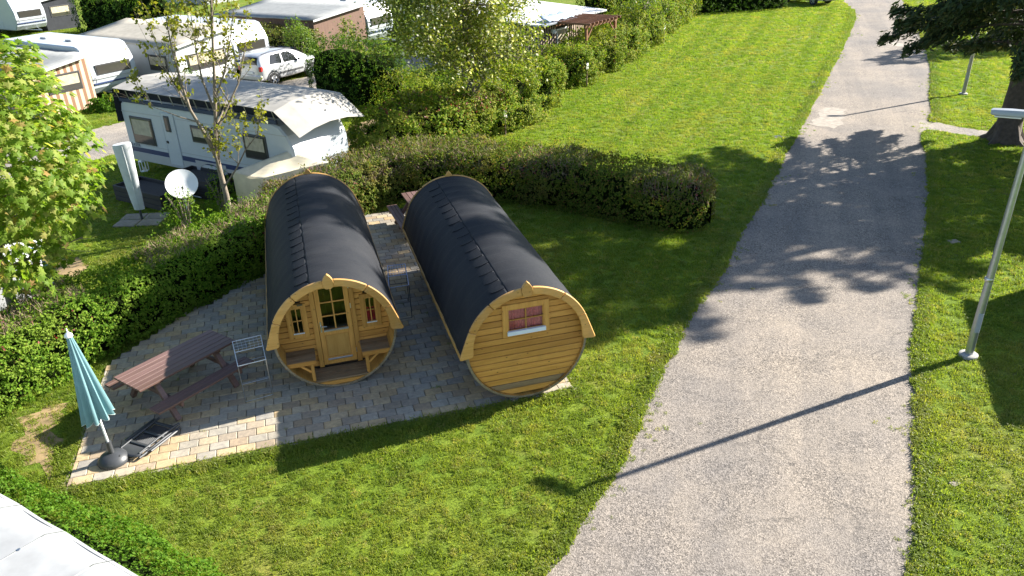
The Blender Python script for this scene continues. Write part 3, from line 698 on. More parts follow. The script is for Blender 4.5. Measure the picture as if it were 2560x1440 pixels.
rack('pale blue wire drying rack on dark legs in the gap between the two barrels',*[Vector(q)+sh for q in ((-2.79,15.93,0),(-2.41,16.0,0),(-2.22,14.93,0),(-2.62,14.82,0))],.86,M['wireblue'],M['wiredark'],.5)

# ---------------------------------------------------------------- parasol
def fabric(name,c,transl=.25):
    m,nt,N,L,B=nodes(name); tc=N.new('ShaderNodeTexCoord'); n=noise(N,L,tc.outputs['Object'],3,4); r=ramp(N,[(.3,tuple(x*.85 for x in c)),(.7,tuple(x*1.1 for x in c))]); L.new(n.outputs[0],r.inputs[0])
    L.new(r.outputs[0],B.inputs['Base Color']); B.inputs['Roughness'].default_value=.8; B.inputs['Specular IOR Level'].default_value=.2
    t=N.new('ShaderNodeBsdfTranslucent'); L.new(r.outputs[0],t.inputs[0]); mx=N.new('ShaderNodeMixShader'); mx.inputs[0].default_value=transl; L.new(B.outputs[0],mx.inputs[1]); L.new(t.outputs[0],mx.inputs[2]); L.new(mx.outputs[0],nt.nodes['Material Output'].inputs[0]); return m
M['teal']=fabric('faded_teal_cloth',(.19,.345,.375)); M['hem']=fabric('white_hem',(.6,.65,.62))
M['dgrey']=mat('dark_grey_plastic',(.045,.048,.053),.42,.1,8)
pr=thing('parasol','closed faded teal parasol standing in a round dark plastic foot on the patio corner','parasol',(-6.67,10.52,.05))
obj('foot',MB().lathe([(.245,.0),(.25,.02),(.235,.06),(.2,.105),(.14,.145),(.07,.165),(.045,.17)],36),M['dgrey'],pr,smooth=True)
obj('collar',MB().lathe([(.045,.16),(.042,.36),(.047,.365),(.047,.39),(.03,.395)],20),M['dgrey'],pr,smooth=True)
obj('filler_cap',MB().lathe([(.02,0),(.02,.012),(.015,.016)],12,(.14,-.05,.125)),M['black'],pr)
lean=Vector((-.035,-.05,0))
obj('pole',MB().tube([(0,0,.3),(lean.x,lean.y,2.3)],.0195,14),M['white'],pr,smooth=True)
V=[];F=[];nz,nt_=26,96
for i in range(nz+1):
    t=i/nz; z=2.42-t*1.52; c=lean*((z-.3)/2.0)
    rr=.035+.195*t**.9
    for k in range(nt_):
        a=2*math.pi*k/nt_; fold=1+(.07+.15*t)*math.cos(10*a+.5*math.sin(3*a))+.05*math.sin(3*a+t*2)
        zz=z-(.055*math.cos(a-3.6)*t**3)-(.02*t**4*math.cos(10*a))
        V.append((c.x+rr*fold*math.cos(a)*.95,c.y+rr*fold*math.sin(a)*.85,zz))
for i in range(nz):
    for k in range(nt_): k2=(k+1)%nt_; F.append((i*nt_+k,i*nt_+k2,(i+1)*nt_+k2,(i+1)*nt_+k))
mb=MB(); mb.add(V,F); can=obj('canopy',mb,M['teal'],pr,smooth=True)
hm=[V[nz*nt_+k] for k in range(nt_)]; obj('hem_piping',MB().tube(hm+hm[:2],.005,5,False),M['hem'],pr)
obj('top_cap',MB().lathe([(.05,2.385),(.062,2.40),(.055,2.43),(.03,2.455),(.012,2.47),(.008,2.53)],16,(lean.x*1.07,lean.y*1.07,0)),M['white'],pr,smooth=True)

# ---------------------------------------------------------------- folded garden chair lying flat
fc=thing('folded_chair','dark plastic garden chair folded flat on the paving next to the parasol foot','chair',(-6.28,11.02,.05),R(66.))
PLm=M['dgrey']
for y in (-.255,.255):
    obj('side_rail',MB().tube([(-.46,y,.05),(-.3,y,.045),(.1,y,.06),(.44,y*1.05,.05)],[.02,.024,.024,.02],10),PLm,fc,smooth=True)
for y in (-.205,.205):
    obj('leg_rail',MB().tube([(-.40,y,.085),(.0,y,.10),(.47,y*1.12,.095)],[.018,.022,.022],10),PLm,fc,smooth=True)
obj('armrest',MB().cbx(-.28,.36,-.345,-.285,.05,.085,.012),PLm,fc); obj('armrest',MB().cbx(-.20,.46,.285,.345,.05,.085,.012),PLm,fc)
for x,w in ((-.20,.03),(.10,.028),(.36,.03)): obj('cross_bar',MB().cbx(x-w,x+w,-.235,.235,.065,.10,.01),PLm,fc)
for k in range(13):
    y=-.18+k*.03; obj('back_slat',MB().cbx(-.17,.33,y-.007,y+.007,.05,.068,.003),PLm,fc)
V=[];F=[]
for i in range(9):
    y=-.235+.47*i/8
    for j in range(6):
        x=-.46+.24*j/5-.05*math.cos(i/8*math.pi*2)*0-.05*(1-((i-4)/4)**2)*(1-j/5); V.append((x,y,.07+.02*math.sin(j/5*3.14)))
for i in range(8):
    for j in range(5): F.append((i*6+j,i*6+j+1,(i+1)*6+j+1,(i+1)*6+j))
mb=MB(); mb.add(V,F); o=obj('seat_panel',mb,PLm,fc,smooth=True); q=o.modifiers.new('t','SOLIDIFY'); q.thickness=.016

# ---------------------------------------------------------------- street lamps
M['lampgrey']=metal('galvanised_lamp_steel',(.42,.46,.50),.45); M['lamphead']=mat('grey_lamp_housing',(.30,.33,.37),.4,.05,4)
def lamp(label,loc,h,arm,r0,r1,mp):
    t=thing('street_lamp',label,'street lamp',loc,0,'lamp posts along the road')
    obj('base_flange',MB().lathe([(r0*2.2,0),(r0*2.2,.05),(r0*1.9,.065),(r0*1.15,.07)],24),M['concrete'],t,smooth=True)
    obj('pole',MB().tube([(0,0,.02),(.03*h/4.6,-.02*h/4.6,h*.5),(.07*h/4.6,-.04*h/4.6,h)],[r0,(r0+r1)/2,r1],16),mp,t,smooth=True)
    obj('access_door',MB().cbx(-.045,.045,-r0-.006,-r0+.02,.55,.95,.006),M['lamphead'],t); obj('clamp_band',MB().lathe([(r0*.97,1.6),(r0*1.04,1.61),(r0*1.04,1.65),(r0*.97,1.66)],16,(.012,-.008,0)),M['steel'],t,smooth=True)
    top=Vector((.07*h/4.6,-.04*h/4.6,h)); d=Vector(arm).normalized(); L_=Vector(arm).length; s=Vector((-d.y,d.x,0))
    hd=MB(); prof=[(-.05,.05,.05),(.12,.075,.055),(.55*L_,.10,.055),(L_-.03,.095,.045),(L_,.07,.03)]; V=[];F=[]
    for x,w,hh in prof:
        c=top+d*x
        for a,b in ((-1,-.6),(-.7,-1),(.7,-1),(1,-.6),(1,.3),(.75,1),(-.75,1),(-1,.3)): V.append(c+s*(w*a)+Vector((0,0,hh*b)))
    n=len(prof)
    for i in range(n-1):
        for k in range(8): F.append((i*8+k,i*8+(k+1)%8,(i+1)*8+(k+1)%8,(i+1)*8+k))
    F+= [tuple(range(8)),tuple((n-1)*8+k for k in range(8))]
    hd.add(V,F); he=obj('lamp_head',hd,M['lamphead'],t,smooth=True)
    c=top+d*(L_*.6); ln=MB(); Mx=Matrix.Translation(c)@Matrix.Rotation(math.atan2(d.y,d.x),4,'Z'); ln.cbx(-L_*.3,L_*.3,-.075,.075,-.075,-.054,.008,Mx); obj('lens',ln,M['white'],he)
    return t
lamp('tall grey steel lamp post at the near right edge of the road',(8.61,12.72,0),4.63,(-.56,.33,0),.075,.05,M['lampgrey'])
l2=G(2408,236); M['lamppale']=mat('pale_weathered_pole',(.36,.33,.28),.7,.2,3,.2,40)
lamp('pale lamp post farther up the road beneath the spruce boughs',(l2.x,l2.y,0),3.6,(-.5,.1,0),.075,.055,M['lamppale'])

# ---------------------------------------------------------------- pitch signs, ground covers
M['signwhite']=mat('white_sign',(.8,.8,.78),.4,.05,5); M['postbrown']=mat('brown_post',(.10,.06,.045),.7,.2,9)
def sign(label,px,py,h=.85,plate=True):
    g=G(px,py); t=thing('pitch_sign',label,'sign',(g.x,g.y,0),R(52),'small pitch number posts')
    obj('post',MB().cbx(-.025,.025,-.02,.02,0,h,.004),M['postbrown'],t)
    if plate: obj('plate',MB().cbx(-.085,.085,-.035,-.021,h-.28,h+.02,.004),M['signwhite'],t)
sign('white pitch sign on a short brown post in front of the flowering tree',1264,338,.95)
sign('white pitch sign at the dark gap in the lawn hedge',1467,217,1.05)
sign('white pitch sign at the far end of the lawn hedge',1659,108,1.05)
def cover(label,px,py,w,d,rz,m):
    g=G(px,py); t=thing('ground_cover',label,'inspection cover',(g.x,g.y,0),rz,'flat covers set in the lawns')
    obj('frame',MB().cbx(-w/2,w/2,-d/2,d/2,-.03,.018,.006),M['edging'],t); obj('lid',MB().cbx(-w/2+.03,w/2-.03,-d/2+.03,d/2-.03,.01,.024,.004),m,t)
cover('pale flat cover in the right lawn above the lamp post',2384,604,.26,.2,.2,M['edging'])
cover('pale flat cover in the right lawn at the bottom of the picture',2387,1209,.16,.10,.4,M['edging'])
cover('dark flat cover in the big lawn close to the concrete road patch',1944,342,.4,.28,.3,M['dgrey'])
cover('dark flat cover in the big lawn halfway up the road edge',2034,206,.4,.28,.3,M['dgrey'])
# ---------------------------------------------------------------- vegetation
def snoise(P,f,seed,oct_=3):
    r=np.random.default_rng(seed); out=np.zeros(len(P)); a=1.;tot=0
    for o in range(oct_):
        for _ in range(4):
            k=r.normal(0,1,3)*f; out+=a*np.sin(P@k+r.uniform(0,6.28))
        tot+=a*2; f*=2.1; a*=.55
    return out/tot
def unit(v): return v/np.maximum(1e-9,np.linalg.norm(v,axis=1,keepdims=True))
def leafquads(Cc,Nn,Tt,ln,wd,fold=.12):
    """rhombic leaves: centre, normal, direction, length, width"""
    Nn=unit(Nn); Tt=unit(Tt-Nn*(Tt*Nn).sum(1,keepdims=True)); Bt=np.cross(Nn,Tt)
    ln=np.broadcast_to(np.asarray(ln,float),(len(Cc),))[:,None]; wd=np.broadcast_to(np.asarray(wd,float),(len(Cc),))[:,None]
    V=np.stack([Cc-Tt*ln*.5,Cc+Bt*wd*.5+Nn*fold*wd-Tt*ln*.05,Cc+Tt*ln*.5,Cc-Bt*wd*.5+Nn*fold*wd-Tt*ln*.05],1).reshape(-1,3)
    F=np.arange(len(Cc)*4).reshape(-1,4); return V,F
def leaves(name,Cc,Nn,ln,wd,m,par,Tt=None,jit=.6,label=None):
    n=len(Cc); Nn=unit(Nn)+rng.normal(0,jit,(n,3)); 
    if Tt is None: Tt=rng.normal(0,1,(n,3))
    V,F=leafquads(Cc,Nn,Tt,ln*rng.uniform(.7,1.25,n),wd*rng.uniform(.7,1.25,n))
    o=link(name,npmesh(name,V,F,m),par); return tag(o,label,kind='stuff')
LM={}
LM['hedge']=leafmat('hedge_leaf',[(0,(0.054,0.123,0.011)),(.4,(0.101,0.202,0.016)),(.75,(0.155,0.262,0.025)),(1,(0.237,0.316,0.041))],.40,.6,.08,patch=(1.2,(0.213,0.288,0.043),.5,.75))
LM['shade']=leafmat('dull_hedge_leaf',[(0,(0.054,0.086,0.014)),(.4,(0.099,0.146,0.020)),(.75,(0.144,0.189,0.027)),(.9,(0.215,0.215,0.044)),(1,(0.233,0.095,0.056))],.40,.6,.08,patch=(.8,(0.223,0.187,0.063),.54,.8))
LM['mixed']=leafmat('mixed_bush_leaf',[(0,(0.070,0.133,0.011)),(.4,(0.131,0.212,0.018)),(.7,(0.201,0.259,0.025)),(.93,(0.280,0.298,0.034)),(1,(0.297,0.157,0.056))],.40,.6,.08,patch=(.7,(0.306,0.315,0.068),.5,.75))
LM['dark']=leafmat('dark_box_leaf',[(0,(0.027,0.068,0.009)),(.5,(0.053,0.112,0.015)),(.85,(0.083,0.150,0.021)),(1,(0.135,0.195,0.030))],.40,.6,.08)
LM['yew']=leafmat('golden_yew_leaf',[(0,(0.046,0.078,0.008)),(.5,(0.098,0.130,0.013)),(1,(0.208,0.195,0.023))],.25,.5,.3)
LM['bright']=leafmat('bright_hedge_leaf',[(0,(0.049,0.114,0.009)),(.5,(0.079,0.167,0.014)),(1,(0.123,0.220,0.026))],.40,.6,.08)
LM['maple']=leafmat('maple_leaf',[(0,(0.118,0.214,0.023)),(.45,(0.182,0.285,0.034)),(.75,(0.261,0.340,0.055)),(.93,(0.348,0.371,0.102)),(1,(0.412,0.253,0.095))],.58,.5,.15,patch=(.9,(.27,.33,.065),.5,.8))
LM['maple_o']=leafmat('maple_leaf_single',[(0,(0.122,0.208,0.021)),(.45,(0.179,0.273,0.036)),(.75,(0.252,0.316,0.057)),(.93,(0.331,0.338,0.101)),(1,(0.389,0.245,0.101))],.58,.5,.15,island=False)
LM['bud']=leafmat('young_yellow_leaf',[(0,(.14,.17,.016)),(.5,(.20,.21,.022)),(1,(.28,.26,.04))],.5,.45,.3)
LM['cherry']=leafmat('blossom_tree_leaf',[(0,(0.093,0.151,0.017)),(.4,(0.166,0.208,0.025)),(.75,(0.252,0.266,0.040)),(.90,(0.302,0.287,0.071)),(.935,(0.719,0.690,0.546)),(1,(0.891,0.862,0.747))],.4,.45,.3)
LM['fresh']=leafmat('fresh_tree_leaf',[(0,(0.065,0.130,0.016)),(.5,(0.124,0.202,0.023)),(1,(0.195,0.247,0.039))],.45,.45,.3)
LM['spruce']=leafmat('spruce_needles',[(0,(0.023,0.042,0.019)),(.5,(0.042,0.068,0.025)),(.85,(0.067,0.091,0.030)),(1,(0.133,0.123,0.048))],.12,.6,.2)
LM['twig']=leafmat('dry_twigs',[(0,(.16,.11,.075)),(.5,(.24,.18,.12)),(.85,(.32,.25,.18)),(1,(.20,.07,.06))],.0,.8,.1)
LM['red']=leafmat('red_young_leaf',[(0,(.16,.03,.035)),(1,(.28,.06,.06))],.35,.5,.3)
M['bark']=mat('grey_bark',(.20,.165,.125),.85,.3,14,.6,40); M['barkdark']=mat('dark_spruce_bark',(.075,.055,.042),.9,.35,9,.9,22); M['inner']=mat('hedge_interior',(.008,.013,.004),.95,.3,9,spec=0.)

def path_sample(path):
    P=np.array([(p[0],p[1]) for p in path],float); seg=np.linalg.norm(np.diff(P,axis=0),axis=1); cum=np.concatenate([[0],np.cumsum(seg)])
    def at(s):
        i=np.clip(np.searchsorted(cum,s,side='right')-1,0,len(seg)-1); t=(s-cum[i])/seg[i]
        q=P[i]+(P[i+1]-P[i])*t[:,None]
        # smoothed tangent
        e=.6; s0=np.clip(s-e,0,cum[-1]);s1=np.clip(s+e,0,cum[-1])
        def raw(ss):
            j=np.clip(np.searchsorted(cum,ss,side='right')-1,0,len(seg)-1); u_=(ss-cum[j])/seg[j]; return P[j]+(P[j+1]-P[j])*u_[:,None]
        d=raw(s1)-raw(s0); d/=np.linalg.norm(d,axis=1,keepdims=True); return q,d
    return at,cum[-1]
def hedge(name,label,path,hw,h,m,dens,leaf,twigs=0,lump=.12,seed=1,group=None,roundend=True,twm=None,red=0,sq=5.0,depth=.16,twl=.28,twside=None,shoots=0):
    at,Lt=path_sample(path); r=np.random.default_rng(seed); base=Vector((path[0][0],path[0][1],0))
    t=thing(name,label,'hedge',base,0,group)
    def shell(s,u,inset):
        # u in 0..1 goes left foot -> top -> right foot (superellipse section, even spacing)
        sd_=np.where(u<.5,1.,-1.); v=np.where(u<.5,u,1-u); side=v<.32; t_=np.clip(v/.32,0,1)*.9
        cxt=np.clip((.5-v)/.18,0,1)*.98
        cz=np.where(side,t_,(1-cxt**sq)**(1/sq)); cx=-sd_*np.where(side,(1-t_**sq)**(1/sq),cxt)*(.93+.07*np.where(side,t_,1))
        q,d=at(s); nrm=np.stack([d[:,1],-d[:,0]],1)
        endf=np.ones(len(s))
        if roundend:
            de=np.minimum(s,Lt-s); endf=np.sqrt(np.clip(1-(1-np.clip(de/(hw*.8),0,1))**2,0.02,1))
        P0=np.stack([q[:,0],q[:,1],cz*h],1)
        lum=1+lump*snoise(P0*np.array([1,1,1.6]),1.5,seed)+lump*.5*snoise(P0,5.,seed+3)
        w=(hw*lum-inset)*endf; hh=(h*(1+(lum-1)*.7)-inset)*(.55+.45*endf)
        P=np.stack([q[:,0]+nrm[:,0]*cx*w,q[:,1]+nrm[:,1]*cx*w,cz*hh],1)
        Nn=np.stack([nrm[:,0]*cx*1.2,nrm[:,1]*cx*1.2,cz*.8+.15],1)
        Nn[:,:2]+=d*((s-Lt/2)/Lt*2)[:,None]**9*1.2
        return P,unit(Nn)
    # even sampling over the perimeter
    per=2*h+2*hw; nl=6; n=int(Lt*per*dens/nl); s=r.uniform(0,Lt,n)
    f=r.uniform(0,per,n); u=np.where(f<h,f/h*.32,np.where(f<h+2*hw,.32+(f-h)/(2*hw)*.36,.68+(f-h-2*hw)/h*.32))
    ins=np.abs(r.normal(0,depth*.55,n)); P,Nn=shell(s,u,ins-.04)
    keep=(snoise(P,3.2,seed+9)>-.66)|(r.random(n)<.4); P,Nn=P[keep],Nn[keep]
    off=unit(r.normal(0,1,(len(P)*nl,3)))*(leaf*1.15*r.random((len(P)*nl,1))**.5); off+=np.repeat(Nn,nl,0)*leaf*.5
    PP=np.repeat(P,nl,0)+off; PP[:,2]=np.maximum(PP[:,2],.02); NN=np.repeat(Nn,nl,0)+off/leaf*.9
    if shoots:    # upright leafy shoots above the clipped top
        ns_=int(Lt*shoots); s_=r.uniform(0,Lt,ns_); u_=r.uniform(.3,.7,ns_); Q,_=shell(s_,u_,0.); hh=r.uniform(.08,.42,ns_); k_=np.repeat(np.arange(ns_),7); t_=r.random(len(k_))
        q=Q[k_]+np.stack([r.normal(0,.03,len(k_)),r.normal(0,.03,len(k_)),t_*hh[k_]],1); PP=np.concatenate([PP,q]); NN=np.concatenate([NN,r.normal(0,.8,(len(k_),3))+np.array([0,0,.7])])
    PP-=np.array(base)
    leaves('foliage',PP,NN,leaf,leaf*.58,m,t,jit=.45)
    # solid dark core added to block light through the foliage, no modelled branches
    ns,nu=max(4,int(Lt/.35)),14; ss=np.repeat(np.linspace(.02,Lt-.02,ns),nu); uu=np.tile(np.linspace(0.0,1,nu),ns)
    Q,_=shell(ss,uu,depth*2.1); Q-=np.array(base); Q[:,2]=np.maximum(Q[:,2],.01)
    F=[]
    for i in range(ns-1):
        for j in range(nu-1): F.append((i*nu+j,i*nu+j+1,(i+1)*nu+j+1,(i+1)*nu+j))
    me=npmesh('dark_core',Q,F,M['inner']); link('dark_core',me,t)
    if twigs:
        n=int(Lt*twigs); s=r.uniform(0,Lt,n); u=r.uniform(.30,.70,n) if twside is None else r.uniform(*twside,n)
        P,Nn=shell(s,u,0.02); P-=np.array(base); T=Nn*.5+np.array([0,0,1.])+r.normal(0,.5,(n,3)); nn=r.normal(0,1,(n,3))
        k=snoise(P+np.array(base),.9,seed+21)>-.25; P,T,nn=P[k],T[k],nn[k]
        ln=twl*r.uniform(.4,1.3,len(P)); V,F=leafquads(P+unit(T)*ln[:,None]*.3,nn,T,ln,.012+0*ln,0)
        tag(link('twigs',npmesh('twigs',V,F,twm or LM['twig']),t),kind='stuff')
    if red:
        n=int(Lt*red); s=r.uniform(0,Lt,n); u=r.uniform(.25,.75,n); P,Nn=shell(s,u,0.0); k=snoise(P,.9,seed+33)>.18; P=P[k]-np.array(base)
        if len(P): leaves('red_shoots',P+Nn[k]*.05,Nn[k],leaf*1.2,leaf*.6,LM['red'],t)
    return t
# the hedges round the patio
hedge('privet_hedge','long green clipped hedge along the left side of the patio',[(-11.6,9.6),(-10.1,12.3),(-8.5,15.1),(-6.95,17.8),(-5.75,20.0)],.88,1.25,LM['hedge'],1350,.062,twigs=520,sq=9.,shoots=30,lump=.08,seed=11,twside=(.28,.6),twl=.3,red=60)
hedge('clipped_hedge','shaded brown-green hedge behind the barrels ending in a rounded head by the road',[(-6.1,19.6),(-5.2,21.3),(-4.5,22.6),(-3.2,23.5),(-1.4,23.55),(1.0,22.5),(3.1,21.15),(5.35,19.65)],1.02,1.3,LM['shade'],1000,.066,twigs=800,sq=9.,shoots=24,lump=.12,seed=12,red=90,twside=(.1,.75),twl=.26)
hedge('low_hedge','low bright green hedge beside the white tent roof',[(-9.6,10.0),(-7.9,8.9),(-5.3,7.55),(-3.6,6.35),(-2.4,5.0)],.78,.62,LM['bright'],1150,.055,lump=.10,seed=13,depth=.12)
hedge('lawn_hedge','mixed shrub hedge below the flowering tree at the near end of the lawn',[(x-.55,y+.25) for x,y in [(-4.3,25.2),(-2.6,26.9),(-1.2,28.9),(.2,30.6),(1.2,32.4)]],1.35,1.75,LM['mixed'],700,.095,twigs=160,lump=.34,shoots=26,seed=14,red=150,depth=.25)
hedge('lawn_hedge','rounded green hedge block just before the dark gap in the lawn hedge',[(x-.55,y+.25) for x,y in [(1.2,32.6),(2.2,34.6)]],1.2,1.75,LM['mixed'],650,.095,lump=.2,shoots=26,seed=15,depth=.22)
hedge('lawn_hedge','tall loose hedge in front of the batten hut beyond the dark gap',[(x-.55,y+.25) for x,y in [(2.9,36.4),(4.4,39.2),(5.6,41.4)]],1.25,1.4,LM['mixed'],540,.105,twigs=60,lump=.32,shoots=26,seed=16,depth=.25)
hedge('lawn_hedge','lower hedge stretch with dry twigs after the tall loose hedge',[(x-.55,y+.25) for x,y in [(5.7,41.8),(7.6,45.6),(9.3,49.4)]],1.3,1.85,LM['mixed'],440,.115,twigs=130,lump=.3,shoots=26,seed=17,depth=.25)
hedge('lawn_hedge','far end of the lawn hedge running to the top of the picture',[(x-.55,y+.25) for x,y in [(9.5,49.9),(12.2,55.8),(14.6,61.5)]],1.2,1.8,LM['mixed'],300,.13,twigs=60,lump=.26,shoots=26,seed=18,depth=.25)
hedge('box_hedge','tall dark green hedge block right of the silver car',[(-8.6,37.4),(-6.4,36.1),(-4.5,35.1)],1.5,2.6,LM['dark'],260,.085,lump=.10,seed=19,depth=.25)
hedge('box_hedge','dark clipped hedge at the far top of the lawn by the road',[(13.0,59.2),(17.0,59.9),(20.6,60.4)],1.3,1.6,LM['dark'],130,.12,lump=.06,seed=20,depth=.25)
hedge('golden_hedge','golden topped clipped hedge behind the silver car',[(-14.6,47.4),(-12.2,45.3),(-9.9,43.5)],1.1,2.0,LM['yew'],190,.11,lump=.08,seed=21,depth=.25)
hedge('evergreen_hedge','tall dark evergreen hedge between the far caravans at top left',[(-31,62.5),(-27,60.2),(-23.0,57.6)],1.6,3.4,LM['dark'],110,.14,lump=.22,seed=22,depth=.4)

hedge('shrub_row','dark shrubs behind the pergola at the top of the picture',[(6.0,57.5),(9.5,61.0),(12.5,66.0)],1.4,2.3,LM['mixed'],160,.15,lump=.3,seed=23,depth=.35)
def bush(name,label,c,rad,n,leaf,m,seed,group=None,lump=.25,depth=.3,stems=True):
    r=np.random.default_rng(seed); d=unit(r.normal(0,1,(n,3))); d[:,2]=np.abs(d[:,2])*1.0-.12
    lum=1+lump*snoise(d*2.2,1.3,seed)+lump*.5*snoise(d*2.2,4,seed+1); rr=lum*(1-np.abs(r.normal(0,depth*.5,n)))
    P=d*rr[:,None]*np.array(rad); P[:,2]+=rad[2]*.12; k=P[:,2]>.02; k&=(snoise(P,2.6,seed+5)>-.5)|(r.random(n)<.4)
    t=thing(name,label,'shrub',(c[0],c[1],0),0,group); leaves('foliage',P[k],d[k]+np.array([0,0,.3]),leaf,leaf*.6,m,t)
    mb=MB()
    for i in range(6):
        a=i*1.05; mb.tube([(0.05*math.cos(a),.05*math.sin(a),0),(.3*rad[0]*math.cos(a),.3*rad[1]*math.sin(a),rad[2]*.5),(.6*rad[0]*math.cos(a),.6*rad[1]*math.sin(a),rad[2]*.85)],[.03,.02,.008],5)
    obj('stems',mb,M['bark'],t); return t
g=G(745,165); bush('lilac_shrub','loose green shrub between the silver car and the brown hut wall',(-10.6,43.0),(1.0,1.0,2.9),3200,.11,LM['fresh'],31)
bush('lilac_shrub','pale flowering shrub left of the flowering tree',(-7.7,41.5),(1.1,1.0,2.6),3000,.11,LM['mixed'],32)
bush('shrub','dense green shrub under the left side of the flowering tree',(-4.0,34.0),(1.5,1.2,1.9),4200,.085,LM['mixed'],33)
bush('shrub','broad loose shrub in the shade left of the flowering tree trunk',(-3.1,30.9),(1.7,1.3,1.75),6500,.09,LM['mixed'],133)
bush('shrub','tall shrub directly behind the flowering tree trunk',(-1.7,33.2),(1.5,1.2,2.2),5000,.095,LM['fresh'],134)
bush('shrub','small round shrub in front of the caravan with the satellite dish',(-17.1,36.6),(.6,.5,.95),900,.09,LM['dark'],34)
g=G(272,275); bush('leafy_plant','clump of bright strappy leaves beside the striped awning',(g.x,g.y),(.9,.7,.6),1200,.16,LM['bright'],35)
bush('shrub','green shrub hidden behind the young budding tree',(-15.2,38.2),(1.1,.9,1.3),1800,.09,LM['dark'],36)
for i,(px,py,s,lb) in enumerate([(470,545,.5,'weedy leafy shoots around the dish post'),(560,500,.45,'weedy leafy shoots at the foot of the young tree')]):
    gg=G(px,py+35); bush('leafy_plant',lb,(gg.x,gg.y),(s*1.2,s,1.3),900,.07,LM['hedge'],37+i)

# ---------------------------------------------------------------- trees
def sweep_branches(limbs,r,levels,lenf,upb,nper,jit,seed):
    """limbs: list of (pts, r0, r1). adds side branches. returns tubes, tips(list of (p,dir))"""
    rr=np.random.default_rng(seed); tubes=[(p,a,b) for p,a,b in limbs]; cur=list(limbs); tips=[]
    for lv in range(levels):
        nxt=[]
        for pts,r0,r1 in cur:
            pts=[Vector(q) for q in pts]; L_=sum((pts[i+1]-pts[i]).length for i in range(len(pts)-1))
            nb=max(2,int(L_*nper[lv]))
            for k in range(nb):
                f=rr.uniform(.25 if lv==0 else .15,1.); x=f*(len(pts)-1); i=min(int(x),len(pts)-2); q=pts[i].lerp(pts[i+1],x-i); d=(pts[i+1]-pts[i]).normalized()
                dd=(d*.55+Vector(rr.normal(0,jit,3))+Vector((0,0,upb[lv]))).normalized(); ln=lenf[lv]*rr.uniform(.55,1.25)*(1.15-.5*f)
                q1=q+dd*ln*.5+Vector(rr.normal(0,.04*ln,3)); q2=q+dd*ln+Vector((0,0,upb[lv]*.15*ln))+Vector(rr.normal(0,.06*ln,3))
                ra=max(.004,(r0+(r1-r0)*f)*.5); nxt.append(([q,q1,q2],ra,ra*.45)); 
        tubes+=nxt; cur=nxt
    for pts,a,b in tubes:
        pts=[Vector(q) for q in pts]; tips.append((pts[-1],(pts[-1]-pts[-2]).normalized()))
        if len(pts)==3 and a<.02: tips.append((pts[1],(pts[-1]-pts[-2]).normalized()))
    return tubes,tips
def tubes_mesh(tubes,base,big=.02):
    mb=MB()
    for pts,a,b in tubes:
        n=len(pts); mb.tube([Vector(q)-base for q in pts],[a+(b-a)*i/(n-1) for i in range(n)],10 if a>.05 else (6 if a>big else 4),False)
    return mb
# young budding tree behind the hedge
yb=Vector((-7.75,20.75,0)); fwd=Vector((yb.x,yb.y,0)).normalized()
def LB(pxs,dep0,dep1,r0,r1):
    n=len(pxs); return ([HT(x,y,yb)+fwd*(dep0+(dep1-dep0)*i/(n-1)) for i,(x,y) in enumerate(pxs)],r0,r1)
YL=[LB([(586,600),(576,540),(566,490),(553,440),(543,395),(540,330),(538,250),(535,150),(530,60),(528,-40)],0,.2,.095,.02),
 LB([(545,402),(510,330),(475,270),(452,200),(430,120),(415,40)],0,-.5,.055,.012),LB([(492,300),(450,292),(410,280),(372,270)],-.2,.3,.022,.006),
 LB([(560,468),(590,420),(612,370),(640,330),(648,265)],0,-.4,.03,.008),LB([(540,330),(570,270),(598,215),(613,150),(622,80)],0,.6,.04,.010),
 LB([(538,250),(560,180),(573,100),(580,20)],.1,-.5,.03,.01),LB([(537,280),(505,200),(490,120),(478,40)],.1,.7,.035,.01),LB([(475,270),(440,215),(405,160),(385,95)],-.2,.4,.025,.008)]
tb_,tips=sweep_branches(YL,None,2,(1.15,.5),(.7,.5),(3.2,3.4),.42,41)
yt=thing('young_maple_tree','slender young tree with sparse yellow-green buds in front of the white caravan','tree',yb)
obj('trunk',tubes_mesh(tb_,yb),M['bark'],yt,smooth=True)
rr=np.random.default_rng(42); C0=[];T0=[]
for p,d in tips:
    if p.z<2.0 or rr.random()<.42: continue
    for k in range(rr.integers(6,11)): 
        o=rr.normal(0,.055,3); C0.append((p.x-yb.x+o[0],p.y-yb.y+o[1],p.z+o[2])); T0.append((o[0],o[1],o[2]-.03))
C0=np.array(C0); leaves('crown',C0,rng.normal(0,1,(len(C0),3))+np.array([0,0,.8]),.10,.075,LM['bud'],yt,np.array(T0))
print('young leaves',len(C0))
# flowering tree in the lawn hedge
cb=Vector((-1.15,28.9,0)); limbs=[([cb,cb+Vector((-.02,0,.9)),cb+Vector((.0,.05,2.0)),cb+Vector((-.1,.1,3.2)),cb+Vector((-.2,.1,5.2)),cb+Vector((-.2,.1,7.8))],.14,.03)]
rr=np.random.default_rng(51)
for k in range(27):
    a=k*2.4; z=2.35+k*.2; L_=(3.3-.08*abs(k-6))*rr.uniform(.8,1.1); dv=Vector((math.cos(a),math.sin(a),0)); p0=cb+Vector((-.03*k/4,.02,z))
    if dv.x<-.3: L_*=1.05
    if dv.x>.1: L_*=.72
    limbs.append(([p0,p0+dv*L_*.35+Vector((0,0,.45)),p0+dv*L_*.7+Vector((0,0,.6)),p0+dv*L_+Vector((0,0,.45))],.05,.01))
tb_,tips=sweep_branches(limbs,None,2,(1.3,.6),(.22,.15),(3.8,4.2),.6,52)
ct=thing('flowering_tree','spreading yellow-green tree with fading white blossom in the lawn hedge','tree',cb); obj('trunk',tubes_mesh(tb_,cb),M['bark'],ct,smooth=True)
